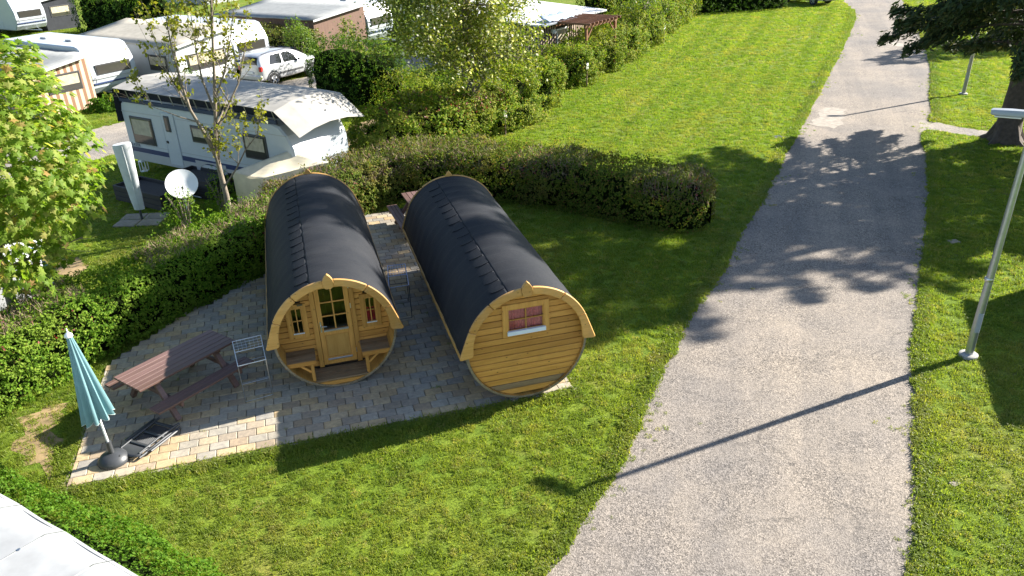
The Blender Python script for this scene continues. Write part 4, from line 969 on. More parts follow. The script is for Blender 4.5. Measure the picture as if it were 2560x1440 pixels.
Q=np.array([tuple(p-cb) for p,d in tips]); Q=Q[Q[:,2]>2.2]; rep=15; C0=np.repeat(Q,rep,0)+rng.normal(0,.2,(len(Q)*rep,3)); print('cherry',len(C0))
leaves('crown',C0,rng.normal(0,.6,(len(C0),3))+np.array([0,0,1.]),.125,.075,LM['cherry'],ct)
# fresh green tree beside the pergola
def simple_tree(label,b,h,rad,z0,m,seed,leaf,rep,nl=10):
    b=Vector(b); r=np.random.default_rng(seed); limbs=[([b,b+Vector((0.05,0,h*.3)),b+Vector((0,.05,h*.6)),b+Vector((.05,0,h*.92))],.11,.02)]
    for k in range(nl):
        a=k*2.4; z=z0+(h*.85-z0)*k/nl; dv=Vector((math.cos(a),math.sin(a),0)); L_=rad*r.uniform(.75,1.05)*(1-.35*k/nl); p0=b+Vector((0,0,z)); limbs.append(([p0,p0+dv*L_*.5+Vector((0,0,.35)),p0+dv*L_+Vector((0,0,.5))],.04,.01))
    tb,tp=sweep_branches(limbs,None,2,(rad*.4,rad*.2),(.35,.25),(2.4,3.0),.5,seed+1)
    t=thing('small_tree',label,'tree',b); obj('trunk',tubes_mesh(tb,b),M['bark'],t,smooth=True)
    Q=np.array([tuple(p-b) for p,d in tp]); Q=Q[Q[:,2]>z0*.9]; C0=np.repeat(Q,rep,0)+rng.normal(0,.16,(len(Q)*rep,3)); leaves('crown',C0,rng.normal(0,.6,(len(C0),3))+np.array([0,0,1.]),leaf,leaf*.6,m,t); return t
g=G(1606,120); simple_tree('fresh green tree at the lawn hedge right of the pergola',(g.x,g.y,0),4.6,1.7,1.5,LM['fresh'],61,.12,12)
# spruces on the right
def spruce(label,b,h,rad,z0,seed,lean=0,dens=2.0):
    b=Vector(b); r=np.random.default_rng(seed); t=thing('spruce_tree',label,'tree',b,0,'spruces on the right lawn'); tb=MB()
    tb.tube([(0,0,-.05),(.0,0,.25),(lean*.06,0,1.2),(lean*.2,0,3.),(lean*.3,0,h*.6),(lean*.3,0,h)],[.62,.42,.34,.30,.16,.02],14,False)
    for a in (0,1.3,2.4,3.6,4.9): tb.tube([(.85*math.cos(a),.85*math.sin(a),-.06),(.5*math.cos(a),.5*math.sin(a),.06),(.25*math.cos(a),.25*math.sin(a),.55)],[.07,.15,.16],8)
    CC=[];NN=[];TT=[];SZ=[];z=z0
    while z<h-.3:
        f=(z-z0)/(h-z0); Lb=rad*(1-f)**.62*(.62+.38*min(1,f*6+.55)); nb=6 if f<.7 else 5
        for k in range(nb):
            a=r.uniform(0,6.283); L_=Lb*r.uniform(.72,1.08)+.2; dv=np.array([math.cos(a),math.sin(a),0]); sdv=np.array([-dv[1],dv[0],0]); dr=r.uniform(.18,.42)
            def at(x): return np.array([lean*.3*min(1,z/3),0,z])+dv*x+np.array([0,0,.12*x-dr*x*x/max(1,L_)+.10*x**3/L_**2])
            tb.tube([at(x*L_) for x in (0,.33,.66,1)],[.045*(1-f)+.012,.03*(1-f)+.008,.015,.006],4,False)
            n=int((26+L_*26)*dens*(2.3 if z<6.5 else 1.)); sm=.62 if z<6.5 else .85
            for i in range(n):
                x=L_*(.12+.9*math.sqrt(r.random())); w=.30*(1-x/L_)*L_*.55+.10; q=at(x)+sdv*r.normal(0,w*.55)+np.array([0,0,r.normal(-.12,.10)])
                CC.append(q); SZ.append(sm); td=dv*.8+sdv*r.normal(0,.7)+np.array([0,0,r.uniform(-1.5,-.15)]); TT.append(td); NN.append(r.normal(0,.8,3)+np.array([0,0,.5]))
        z+=.36+.12*f
    obj('trunk',tb,M['barkdark'],t,smooth=True); CC=np.array(CC); print('spruce',len(CC))
    V,F=leafquads(CC,np.array(NN),np.array(TT),.42*np.array(SZ)*rng.uniform(.6,1.3,len(CC)),.12*np.array(SZ)*rng.uniform(.7,1.3,len(CC)),.1)
    tag(link('crown',npmesh('crown',V,F,LM['spruce']),t),kind='stuff'); return t
g=G(2512,352); spruce('large dark spruce with a bare leaning trunk right of the road',(g.x,g.y,0),18.0,4.4,3.1,71,.5)
spruce('dark spruce standing behind the far lamp post',(33.5,46.1,0),9.3,3.9,1.2,72,0,1.2)
spruce('dark spruce outside the right edge whose shadow crosses the road',(23.5,24.6,0),17.0,4.4,2.6,73,0,1.9)
# maple at the left edge
mbp=Vector((-10.45,14.75,0)); mt=thing('maple_tree','leafy yellow-green maple filling the left edge behind the patio hedge','tree',mbp)
cc=Vector((-10.0,14.85,4.05)); rad=np.array([1.95,1.95,2.45]); rr=np.random.default_rng(81)
limbs=[([mbp,mbp+Vector((.05,0,.8)),mbp+Vector((.1,.02,1.8)),mbp+Vector((.25,.05,3.2)),mbp+Vector((.4,.1,5.2))],.13,.03)]
for k in range(12):
    a=k*2.4; z=1.7+k*.28; dv=Vector((math.cos(a),math.sin(a),.35)); p0=mbp+Vector((.1+.02*k,.03,z)); L_=1.8-.06*k; limbs.append(([p0,p0+dv*L_*.5,p0+dv*L_],.04,.012))
tb_,tips=sweep_branches(limbs,None,1,(.8,),(.3,),(2.4,),.5,82); obj('trunk',tubes_mesh(tb_,mbp),M['bark'],mt,smooth=True)
ncl=2500; d=unit(rr.normal(0,1,(ncl,3))); lum=1+.16*snoise(d*2,1.4,83)+.10*snoise(d*2,4.5,84); rad_f=np.where(rr.random(ncl)<.72,rr.uniform(.82,1.04,ncl),rr.uniform(.4,.85,ncl))*lum
PC=np.array(cc)+d*rad*rad_f[:,None]; k=(snoise(PC,1.5,86,2)>-.55); PC=PC[k]; d=d[k]
lobes=[(0,-.5),(.10,-.16),(.46,-.30),(.30,-.02),(.52,.16),(.24,.22),(.16,.30),(0,.58)]
outl=lobes+[(-x,y) for x,y in lobes[::-1][1:-1]]
LV=np.array([(0,-.05,0.05)]+[(x,y,-.10*abs(x)**1.2-.12*max(0,y)) for x,y in outl]); LF=np.array([(0,i,i%len(outl)+1) for i in range(1,len(outl)+1)])
items=[]
for p,dn in zip(PC,d):
    m_=rr.integers(3,6)
    for i in range(m_):
        a=rr.uniform(0,6.283); o=np.array([math.cos(a)*.11,math.sin(a)*.11,rr.normal(0,.04)]); n=dn*.6+np.array([math.cos(a)*.55,math.sin(a)*.55,.75])+rr.normal(0,.18,3); tdir=np.array([math.cos(a),math.sin(a),-.75])+rr.normal(0,.2,3); items.append((p+o,n,tdir,rr.uniform(.12,.20)))
Cs=np.array([q[0] for q in items]); Ns=unit(np.array([q[1] for q in items])); Ts=np.array([q[2] for q in items]); Ss=np.array([q[3] for q in items])
Ts=unit(Ts-Ns*(Ts*Ns).sum(1,keepdims=True)); Bs=np.cross(Ts,Ns)
px,py,z=PX(Cs); vis_=(px>-5)&(px<330)&(py>60)&(py<760); facing=((np.array([0,0,CH])-Cs)/np.linalg.norm(np.array([0,0,CH])-Cs,axis=1,keepdims=True)*Ns).sum(1); score=np.where(vis_,np.abs(facing)*Ss/z-.004*0,-1)-.35*(np.linalg.norm((Cs-np.array(cc))/rad,axis=1)<.8)
top=set(np.argsort(-score)[:300].tolist()); mbz=MB(); mbz.add(LV,LF); LEAFME=mbz.mesh('leaf',LM['maple_o'])
for i in top:
    Mx=Matrix(((Bs[i][0],Ts[i][0],Ns[i][0],Cs[i][0]-mbp.x),(Bs[i][1],Ts[i][1],Ns[i][1],Cs[i][1]-mbp.y),(Bs[i][2],Ts[i][2],Ns[i][2],Cs[i][2]),(0,0,0,1)))@Matrix.Diagonal((Ss[i],Ss[i],Ss[i],1))
    o=link('leaf',LEAFME,mt); o.matrix_basis=Mx
ri=np.array([i for i in range(len(items)) if i not in top]); nv=len(LV)
V=(Cs[ri][:,None,:]-np.array(mbp)+(Bs[ri][:,None,:]*LV[None,:,0:1]+Ts[ri][:,None,:]*LV[None,:,1:2]+Ns[ri][:,None,:]*LV[None,:,2:3])*Ss[ri][:,None,None]).reshape(-1,3)
F=(LF[None]+(np.arange(len(ri))*nv)[:,None,None]).reshape(-1,3); tag(link('crown',npmesh('crown',V,F,LM['maple']),mt),kind='stuff'); print('maple leaves',len(items))
# ---------------------------------------------------------------- caravans, awnings, huts, car
CP0=Vector((-12.9,26.7,0)); CP1=Vector((-6.16,22.4,0)); UU=(CP1-CP0).normalized(); VV=Vector((-UU.y,UU.x,0)); URZ=math.atan2(UU.y,UU.x)
M['cwhite']=mat('caravan_white',(.43,.47,.51),.35,.04,2.5,dirt=(.5,.52,.53)); M['cgrey']=mat('caravan_grey',(.36,.37,.38),.4,.05,3); M['cblue']=mat('stripe_blue',(.028,.045,.12),.35,.05,4)
M['seal']=mat('window_rubber',(.05,.05,.055),.5); M['tarp_grey']=fabric('light_grey_tarp',(.38,.365,.335),.12); M['tarp_white']=fabric('white_tarp',(.62,.63,.64),.1); M['tarp_cream']=fabric('cream_tarp',(.66,.60,.46),.12)
M['roofgrey']=fabric('grey_awning_roof',(.26,.27,.27),.05); M['roofcream']=fabric('cream_awning_roof',(.36,.335,.285),.05); M['darkfab']=fabric('charcoal_awning_fabric',(.035,.038,.045),.05); M['bluefab']=fabric('slate_blue_fabric',(.06,.075,.11),.05)
M['cglass']=glass('tinted_acrylic',(.05,.048,.042),.08); M['net']=mat('cream_net_curtain',(.42,.37,.27),.9,.25,6)
def stripes(name,a,b,n):
    m,nt,N,L,B=nodes(name); tc=N.new('ShaderNodeTexCoord'); sp=N.new('ShaderNodeSeparateXYZ'); L.new(tc.outputs['Object'],sp.inputs[0])
    ad=N.new('ShaderNodeMath'); L.new(sp.outputs[0],ad.inputs[0]); L.new(sp.outputs[1],ad.inputs[1]); mu=N.new('ShaderNodeMath'); mu.operation='MULTIPLY'; mu.inputs[1].default_value=n; L.new(ad.outputs[0],mu.inputs[0])
    fr=N.new('ShaderNodeMath'); fr.operation='FRACT'; L.new(mu.outputs[0],fr.inputs[0]); r=ramp(N,[(0,a),(.5,b)],'CONSTANT'); L.new(fr.outputs[0],r.inputs[0]); L.new(r.outputs[0],B.inputs['Base Color']); B.inputs['Roughness'].default_value=.85; return m
M['stripe_tan']=stripes('tan_striped_canvas',(.55,.44,.31),(.24,.13,.075),3.2)
def win(par,x0,x1,z0,z1,y,out,curtain=True,axis='x'):
    """framed caravan window on plane y (axis x) or on plane x=y (axis y); out=+-1 outward"""
    w=link('window',None,par)
    def B_(a0,a1,b0,b1,c0,c1): return MB().cbx(a0,a1,min(b0,b1),max(b0,b1),c0,c1,.012) if axis=='x' else MB().cbx(min(b0,b1),max(b0,b1),a0,a1,c0,c1,.012)
    obj('frame',B_(x0,x1,y-out*.01,y+out*.03,z0,z1),M['seal'],w); obj('pane',B_(x0+.045,x1-.045,y+out*.02,y+out*.042,z0+.045,z1-.045),M['cglass'],w)
    if curtain: obj('blind',B_(x0+.10,x1-.10,y+out*.02,y+out*.044,z0+.34*(z1-z0),z1-.08),M['net'],w)
    return w
def wheel(par,x,y,r,w,ax='y'):
    wh=link('wheel',None,par,(x,y,r)); T=MB(); n=28; prof=[(r*.62,-w/2),(r*.93,-w/2),(r,-w*.36),(r,w*.36),(r*.93,w/2),(r*.62,w/2)]; V=[];F=[]
    for q,yy in prof:
        for k in range(n): a=2*math.pi*k/n; V.append((q*math.cos(a),yy,q*math.sin(a)))
    for i in range(len(prof)-1):
        for k in range(n): F.append((i*n+k,i*n+(k+1)%n,(i+1)*n+(k+1)%n,(i+1)*n+k))
    T.add(V,F); obj('tyre',T,M['rubber'],wh,smooth=True)
    Rm=MB(); Rm.tube([(0,-w*.32,0),(0,w*.32,0)],r*.17,12)
    for k in range(5):
        a=2*math.pi*k/5+.3; Mx=Matrix.Rotation(-a,4,'Y'); Rm.cbx(r*.1,r*.63,-w*.42,w*.42,-r*.10,r*.10,.01,Mx)
    Rm.tube([(r*.62*math.cos(2*math.pi*k/24),-w*.40,r*.62*math.sin(2*math.pi*k/24)) for k in range(26)],r*.035,6,False)
    obj('rim',Rm,M['alu'],wh,smooth=True); return wh
M['redlamp_']=mat('amber_marker',(.5,.2,.03),.3)
def caravan(label,loc,L_,W_=2.3,H_=2.45,detail=False,nosewin=True,group='touring caravans'):
    t=thing('caravan',label,'caravan',loc,URZ,group)
    prof=[(.06,.45),(L_-.35,.45),(L_-.10,.75),(L_,1.25),(L_-.04,1.75),(L_-.22,2.12),(L_-.5,H_-.08),(L_-.8,H_),(.3,H_+.02),(.08,H_-.06),(0,H_-.3),(0,.6)]
    bevel(obj('body',MB().ext(prof,lambda x,z:(x,0,z),lambda x,z:(x,W_,z)),M['cwhite'],t),.05)
    for y in (-.02,W_-.16): wheel(t,L_*.52,y+.09,.32,.18)
    obj('drawbar',MB().tube([(L_-.4,W_*.3,.45),(L_+1.0,W_*.5,.42)],.04,8).tube([(L_-.4,W_*.7,.45),(L_+1.0,W_*.5,.42)],.04,8),M['steel'],t)
    if nosewin:
        win(t,.30,W_-.30,1.30,1.78,L_-.015,1,False,'y')
        obj('nose_strip',MB().cbx(L_-.06,L_+.012,.08,W_-.08,1.14,1.18,.006),M['cgrey'],t); obj('nose_strip',MB().cbx(L_-.10,L_-.02,.08,W_-.08,.90,.97,.006),M['cblue'],t)
        for y in (.18,W_-.18): obj('grab_handle',MB().tube([(L_+.0,y,1.0),(L_+.05,y,1.02),(L_+.05,y,1.2),(L_+.0,y,1.22)],.012,6),M['black'],t,smooth=True); obj('marker_lamp',MB().cbx(L_-.3,L_-.22,y-.05,y+.05,2.16,2.21,.01),M['redlamp_'],t)
        obj('service_door',MB().cbx(L_-2.4,L_-1.8,-.012,.005,.55,1.0,.01),M['cwhite'],t)
    for x in (L_*.3,L_*.6): obj('roof_hatch',MB().cbx(x,x+.5,W_*.35,W_*.35+.5,H_,H_+.09,.03),M['cgrey'],t)
    return t
car1=caravan('long white caravan with blue stripe under a grey rain canopy behind the patio hedge',CP0,8.0,2.3,2.45,nosewin=False)
for x0,x1,z0,z1 in ((.40,1.55,1.05,1.98),(3.5,4.55,1.45,2.0),(5.9,6.9,1.25,2.02)): win(car1,x0,x1,z0,z1,0,-1)
dr=link('door',None,car1); obj('leaf',MB().cbx(2.1,2.76,-.022,.01,.52,2.27,.03),M['cwhite'],dr); win(dr,2.27,2.52,1.65,2.17,-.022,-1,False); obj('handle',MB().cbx(2.16,2.25,-.05,-.02,1.25,1.33,.006),M['black'],dr)
obj('stripe',MB().cbx(.02,7.72,-.006,.02,.74,.90,.002),M['cblue'],car1); obj('stripe',MB().cbx(.02,7.9,-.005,.02,1.0,1.02,.001),M['cgrey'],car1); obj('stripe',MB().cbx(.02,7.75,-.005,.02,2.1,2.125,.001),M['cgrey'],car1)
obj('skirt',MB().cbx(.08,3.4,-.012,.02,.44,.735,.004),M['cgrey'],car1); obj('skirt',MB().cbx(4.85,7.6,-.012,.02,.44,.735,.004),M['cgrey'],car1)
po=[(3.4,.44),(3.52,.44)]+[(4.13+.61*math.cos(R(a)),.44+.36*math.sin(R(a))) for a in range(180,-1,-20)]+[(4.85,.44),(4.85,.84),(3.4,.84)]
obj('wheel_arch',MB().ext(po,lambda x,z:(x,-.018,z),lambda x,z:(x,.01,z)),M['cgrey'],car1)
obj('awning_rail',MB().cbx(.12,7.5,-.05,.03,2.44,2.56,.01),M['bluefab'],car1)
obj('front_panel',MB().cbx(7.985,8.03,.25,2.05,1.15,1.6,.02),M['cwhite'],car1); obj('nose_locker_line',MB().cbx(7.93,7.985,.1,2.2,.88,.91,.004),M['cgrey'],car1)
def text(s,size,m,par,loc,rot,name='lettering'):
    c=bpy.data.curves.new(name,'FONT'); c.body=s; c.size=size; c.extrude=.002; o=bpy.data.objects.new('tmp',c); COL.objects.link(o); bpy.context.view_layer.update()
    me=bpy.data.meshes.new_from_object(o.evaluated_get(bpy.context.evaluated_depsgraph_get())); bpy.data.objects.remove(o); me.materials.clear(); me.materials.append(m); return link(name,me,par,loc,rot)
text('BLAZER',.15,M['cblue'],car1,(.10,-.008,.925),(R(90),0,0))
# rain canopy
V=[];F=[]; xs=[.0,1.,2.,3.,4.,5.,6.,7.,7.55,8.0,8.45]; ys=[-.12,.5,1.15,1.9,2.65]
for x in xs:
    for y in ys:
        z=2.86+.20*(1-((y-1.2)/1.4)**2)-.02*math.sin(x*2.9)*.5
        if x>7.5: z-=.70*((x-7.5)/.95)
        V.append((x+.25*0,y,z))
ny=len(ys)
for i in range(len(xs)-1):
    for j in range(ny-1): F.append((i*ny+j,(i+1)*ny+j,(i+1)*ny+j+1,i*ny+j+1))
mb=MB(); mb.add(V,F); o=obj('rain_canopy',mb,M['tarp_grey'],car1); q=o.modifiers.new('t','SOLIDIFY'); q.thickness=.012
for k in range(14):
    x=.12+k*.565; obj('canopy_strut',MB().tube([(x,-.02,2.5),(x-.03,-.09,2.85)],.013,6),M['steel'],car1,smooth=True)
obj('end_flap',MB().add([(-.02,-.12,2.84),(-.08,-.15,1.75),(-.09,.25,1.7),(-.02,.5,2.98)],[(0,1,2,3)]),M['darkfab'],car1)
obj('canopy_liner',MB().add([(.0,.35,2.50),(7.6,.35,2.50),(7.6,.4,2.86),(.0,.4,2.90)],[(0,1,2,3)]),M['darkfab'],car1)
# plots: awning + caravan in rows behind
def awning(label,O,L_,W_,z0,z1,roofm,wallm,endm,over=.25,windows=True):
    t=thing('awning',label,'awning tent',O,URZ,'awning tents beside the caravans')
    V=[(-L_-over,-over,z0-.03),(over,-over,z0-.03),(over,W_,z1),(-L_-over,W_,z1)]
    rf=MB(); n=8; vv=[];ff=[]
    for i in range(n+1):
        for j in range(5):
            a=Vector(V[0]).lerp(Vector(V[1]),i/n); b=Vector(V[3]).lerp(Vector(V[2]),i/n); p=a.lerp(b,j/4); p.z-=.03*math.sin(math.pi*j/4)+.012*math.sin(i*2.1+j); vv.append(p)
    for i in range(n):
        for j in range(4): ff.append((i*5+j,(i+1)*5+j,(i+1)*5+j+1,i*5+j+1))
    rf.add(vv,ff); o=obj('roof',rf,roofm,t,smooth=True); q=o.modifiers.new('t','SOLIDIFY'); q.thickness=.06
    obj('side_wall',MB().bx(-L_,0,-.02,.02,0,z0-.09),wallm,t)
    po=[(0.02,0),(W_,0),(W_,z1-.14),(0.02,z0-.12)]; obj('end_wall',MB().ext(po,lambda y,z:(-.03,y,z),lambda y,z:(.0,y,z)),endm,t)
    obj('valance',MB().ext([(-over,z0-.05),(W_,z1-.02),(W_,z1-.13),(-over,z0-.16)],lambda y,z:(over,y,z),lambda y,z:(over+.015,y,z)),M['tarp_white'],t)
    if windows:
        win(t,.5,W_-.5,.95,1.75,.0,1,True,'y')
        for x in (-2.2,-5.0): win(t,x,x+1.4,1.0,1.75,-.02,-1)
    return t
KA=G(248,266); OA=KA-VV*2.6
awning('tan striped awning with a grey roof at the far left behind the maple',OA,5.5,2.6,2.05,2.42,M['roofgrey'],M['stripe_tan'],M['stripe_tan'])
caravan('white caravan with a dark front window beside the tan striped awning',KA+VV*.1-UU*7.2,7.0,2.4,2.6)
OB=Vector((-15.5,38.9,0)); wl=mat('white_awning_wall',(.62,.63,.63),.8,.08,2)
awning('white-walled awning with a wide cream roof behind the young budding tree',OB,8.0,3.3,2.30,2.75,M['roofcream'],M['cgrey'],wl)
caravan('white caravan with a satellite dish at its nose behind the silver car',OB+VV*3.4-UU*7.6,7.6,2.4,2.62)
OC=G(782,46,2.4); OC.z=0
M['brownwall']=wood('reddish_brown_boards',(.135,.075,.05),(.095,.05,.035),.7,2,18,False)
awning('brown boarded awning under a flat grey roof at the top of the picture',OC,7.6,4.2,2.40,2.72,M['roofgrey'],M['brownwall'],M['brownwall'],windows=False)
caravan('white caravan at the top behind the flowering tree',OC+VV*4.4-UU*7.0,7.0,2.4,2.6)
gD=G(128,82); caravan('white caravan with a curtained nose window at the top left corner',gD-UU*6.4-VV*2.3,6.4,2.3,2.75)
awning('dark slate awning with a cream window at the top left corner',gD+VV*.3-UU*.8,5.0,2.6,2.3,2.6,M['bluefab'],M['darkfab'],M['darkfab'])
gF=G(520,12); awning('white awning roof partly hidden at the top edge behind the budding tree',(gF.x,gF.y,0),7,3.6,2.3,2.7,M['tarp_white'],M['cgrey'],M['cgrey'],windows=False)
# satellite dishes
def dish(label,base,zc,r,yaw,tilt,m=None):
    t=thing('satellite_dish',label,'satellite dish',(base.x,base.y,0),0,'satellite dishes on posts')
    obj('post',MB().tube([(0,0,0),(0,0,zc-.05)],.03,10),M['white'],t,smooth=True)
    d=MB(); prof=[(r*q,.16*r*q*q) for q in (0.02,.25,.5,.75,.95,1.,1.01)]; prof[-1]=(r*1.01,.135*r); prof2=prof+[(r*q,.16*r*q*q-.02) for q in (.95,.75,.5,.25,.02)]; d.lathe(prof2,36)
    Rm=Matrix.Rotation(yaw,4,'Z')@Matrix.Rotation(tilt,4,'X')    # dish axis (+z) tipped towards -y
    dd=Rm@Vector((0,0,1)); o=obj('reflector',d,M['white'],t,(dd.x*.05,dd.y*.05,zc),Rm.to_euler(),True)
    arm=MB(); arm.tube([Rm@Vector((0,-r*.98,.1)),Rm@Vector((0,-r*.55,r*.62))],.011,6); a=obj('feed_arm',arm,M['steel'],t,(dd.x*.05,dd.y*.05,zc)); e=Rm@Vector((0,-r*.5,r*.66)); 
    obj('receiver',MB().tube([e-dd*.05,e+dd*.05],.03,10),M['black'],t,(dd.x*.05,dd.y*.05,zc),smooth=True)
    return t
d0=Vector((-9.15,21.35,0)); dsh=dish('white satellite dish on a low post behind the patio hedge beside the covered umbrella',d0,1.2,.43,R(22),R(52))
obj('cable',MB().tube([(0.05,-.1,1.0),(.22,-.12,.85),(.30,-.1,.72),(.12,-.1,.60),(-.1,-.08,.62),(-.14,-.05,.8),(-.03,-.04,.95)],.008,6),M['white'],dsh,smooth=True)
g1=G(312,222); dish('white satellite dish on a thin post before the striped awning caravan',g1,1.75,.5,R(38),R(62)); g2=G(655,122); dish('white satellite dish beside the nose of the caravan behind the silver car',g2,1.1,.42,R(60),R(62))
# covered umbrella
ub=Vector((-10.72,21.78,0)); u=thing('covered_umbrella','folded cantilever umbrella in a tall pale grey cover standing on slabs','umbrella',ub)
V=[];F=[];n=20; rows=[(.34,.10),(.36,.15),(.7,.175),(1.2,.20),(1.8,.235),(2.25,.265),(2.30,.25),(2.31,.18)]
for i,(z,r_) in enumerate(rows):
    for k in range(n):
        a=2*math.pi*k/n; w=1+.05*math.sin(3*a+z*3)+.03*math.sin(7*a-z*5); V.append((r_*w*math.cos(a)*1.0-.02*(z-.3),r_*w*math.sin(a)*.62,z+.03*math.cos(a)*(i>4)))
for i in range(len(rows)-1):
    for k in range(n): F.append((i*n+k,i*n+(k+1)%n,(i+1)*n+(k+1)%n,(i+1)*n+k))
F+=[tuple(range(n))[::-1],tuple((len(rows)-1)*n+k for k in range(n))]
mb=MB(); mb.add(V,F); M['covergrey']=fabric('pale_grey_cover',(.55,.58,.60),.05); obj('cover',mb,M['covergrey'],u,smooth=True); obj('pole',MB().tube([(0,0,.04),(0,0,.5)],.035,10),M['dgrey'],u,smooth=True)
obj('seam_piping',MB().tube([(V[i*n+16][0]*1.01,V[i*n+16][1]*1.03,V[i*n+16][2]) for i in range(1,6)],.012,6),M['covergrey'],u,smooth=True)
for i,(dx,dy) in enumerate(((-.42,-.32),(.42,-.32),(-.42,.32),(.42,.32))):
    tag(obj('paving_slab',MB().cbx(-.32,.32,-.24,.24,0,.045,.008),M['edging'],None,(ub.x+dx*.8,ub.y+dy*.8,0),(0,0,.03*i-.05)),('front left','front right','back left','back right')[i]+' weight slab under the covered umbrella','slab','weight slabs under the umbrella')
# planters, lantern, covered pile
M['planter']=wood('black_stained_boards',(.022,.021,.024),(.015,.014,.016),.6,0,20,False); M['gravel']=mat('dark_gravel',(.05,.045,.042),.95,.5,60,.9,60)
def planter(label,c,L_,W_,H_,rz):
    t=thing('planter_box',label,'planter',(c.x,c.y,0),rz,'black planter boxes'); th=.05
    for k in range(3):
        z=.02+k*(H_/3); z1=z+H_/3-.012
        obj('board',MB().cbx(-L_/2,L_/2,-W_/2,-W_/2+th,z,z1,.005),M['planter'],t); obj('board',MB().cbx(-L_/2,L_/2,W_/2-th,W_/2,z,z1,.005),M['planter'],t)
        obj('board',MB().cbx(-L_/2+.001,-L_/2+th,-W_/2+th,W_/2-th,z,z1,.005),M['planter'],t); obj('board',MB().cbx(L_/2-th,L_/2-.001,-W_/2+th,W_/2-th,z,z1,.005),M['planter'],t)
    obj('gravel_fill',MB().bx(-L_/2+th,L_/2-th,-W_/2+th,W_/2-th,.1,H_-.1),M['gravel'],t)
planter('black wooden planter box between the covered umbrella and the caravan',G(378,480,.3),2.3,1.0,.5,URZ); planter('black wooden planter box along the caravan behind the young tree',G(505,458,.3),1.9,1.0,.62,URZ)
lt=G(363,428); ln=thing('lantern','small white lantern beneath the caravan edge','lantern',(lt.x,lt.y,0))
obj('base',MB().cbx(-.11,.11,-.11,.11,0,.03,.004),M['white'],ln); obj('roof',MB().lathe([(.17,.36),(.06,.44),(.03,.46)],4),M['white'],ln)
for a,b in ((-1,-1),(1,-1),(1,1),(-1,1)): obj('corner_post',MB().bx(a*.10-.012,a*.10+.012,b*.10-.012,b*.10+.012,.03,.37),M['white'],ln)
obj('candle',MB().lathe([(.03,.03),(.03,.15),(.005,.16)],10),M['tarp_cream'],ln)
bd=G(510,485,.08); tag(obj('white_board',MB().cbx(-.55,.55,-.25,.25,0,.035,.005),M['sillwhite'],None,(bd.x,bd.y,.05),(0,0,URZ+.1)),'pale board lying flat on the ground right of the dish','board')
A_=G(580,430,1.28);B_=G(735,372,1.72);C_=G(822,405,1.38);D_=G(650,447,1.22); cv=thing('tarp_cover','cream tarpaulin stretched over a pile beside the caravan nose','tarpaulin',(A_.x,A_.y,0)); o0=Vector((A_.x,A_.y,0))
nn=10; V=[];F=[]
for i in range(nn+1):
    for j in range(nn+1):
        p=A_.lerp(B_,i/nn).lerp(D_.lerp(C_,i/nn),j/nn); p.z+=.035*math.sin(i*1.1+j*.7)*math.sin(math.pi*j/nn)-.05*math.sin(math.pi*j/nn); V.append(p-o0)
for i in range(nn):
    for j in range(nn): F.append((i*(nn+1)+j,(i+1)*(nn+1)+j,(i+1)*(nn+1)+j+1,i*(nn+1)+j+1))
mb=MB(); mb.add(V,F); o=obj('sheet',mb,M['tarp_cream'],cv,smooth=True); o.modifiers.new('t','SOLIDIFY').thickness=.01
gl=lambda p,z: Vector((p.x-o0.x,p.y-o0.y,z)); bk=Vector((-.35,.25,0))
obj('end_skirt',MB().add([gl(A_,A_.z-.004),gl(D_,D_.z-.004),gl(D_,.02),gl(A_,.02)],[(0,1,2,3)]),M['tarp_cream'],cv); obj('front_skirt',MB().add([gl(D_,D_.z),gl(C_,C_.z),gl(C_,.02),gl(D_,.02)],[(0,1,2,3)]),M['tarp_cream'],cv); obj('back_skirt',MB().add([gl(A_,A_.z),gl(B_,B_.z),gl(B_,.02),gl(A_,.02)],[(0,1,2,3)]),M['tarp_cream'],cv)
# white tarpaulin and blue thing under the maple
w1,w2,w3,w4=G(-70,705,1.3),G(88,648,1.3),G(105,598,1.35),G(-50,620,1.5); wt=thing('tarp_trailer','white covered trailer glimpsed between the maple leaves','trailer',(w1.x,w1.y,0)); ow=Vector((w1.x,w1.y,0))
mb=MB(); vs=[q-ow for q in (w1,w2,w3,w4)]; mb.add(vs,[(0,1,2,3)]); o=obj('tarp_top',mb,M['tarp_white'],wt); o.modifiers.new('t','SOLIDIFY').thickness=.02
ctr=sum(vs,Vector())/4; lo=[ctr.lerp(q,.93) for q in vs]; mb=MB(); mb.add([Vector((q.x,q.y,q.z-.03)) for q in lo]+[Vector((q.x,q.y,.45)) for q in lo],[(0,1,5,4),(1,2,6,5),(2,3,7,6),(3,0,4,7),(4,5,6,7)]); obj('body',mb,M['cgrey'],wt)
bl=G(100,705,.6); cbn=thing('folding_chair','dark blue folding chair behind the patio hedge at the left','chair',(bl.x,bl.y,0),.5); M['bluecloth']=fabric('royal_blue_cloth',(.02,.08,.26),.1)
obj('seat',MB().cbx(-.25,.25,-.25,.25,.42,.45,.008),M['bluecloth'],cbn); obj('backrest',MB().cbx(-.25,.25,.23,.26,.45,1.35,.008),M['bluecloth'],cbn)
for a,b in ((-1,-1),(1,-1),(1,1),(-1,1)): obj('leg',MB().tube([(a*.25,b*.25,0),(a*.25,b*.22,.44)],.014,6),M['black'],cbn)

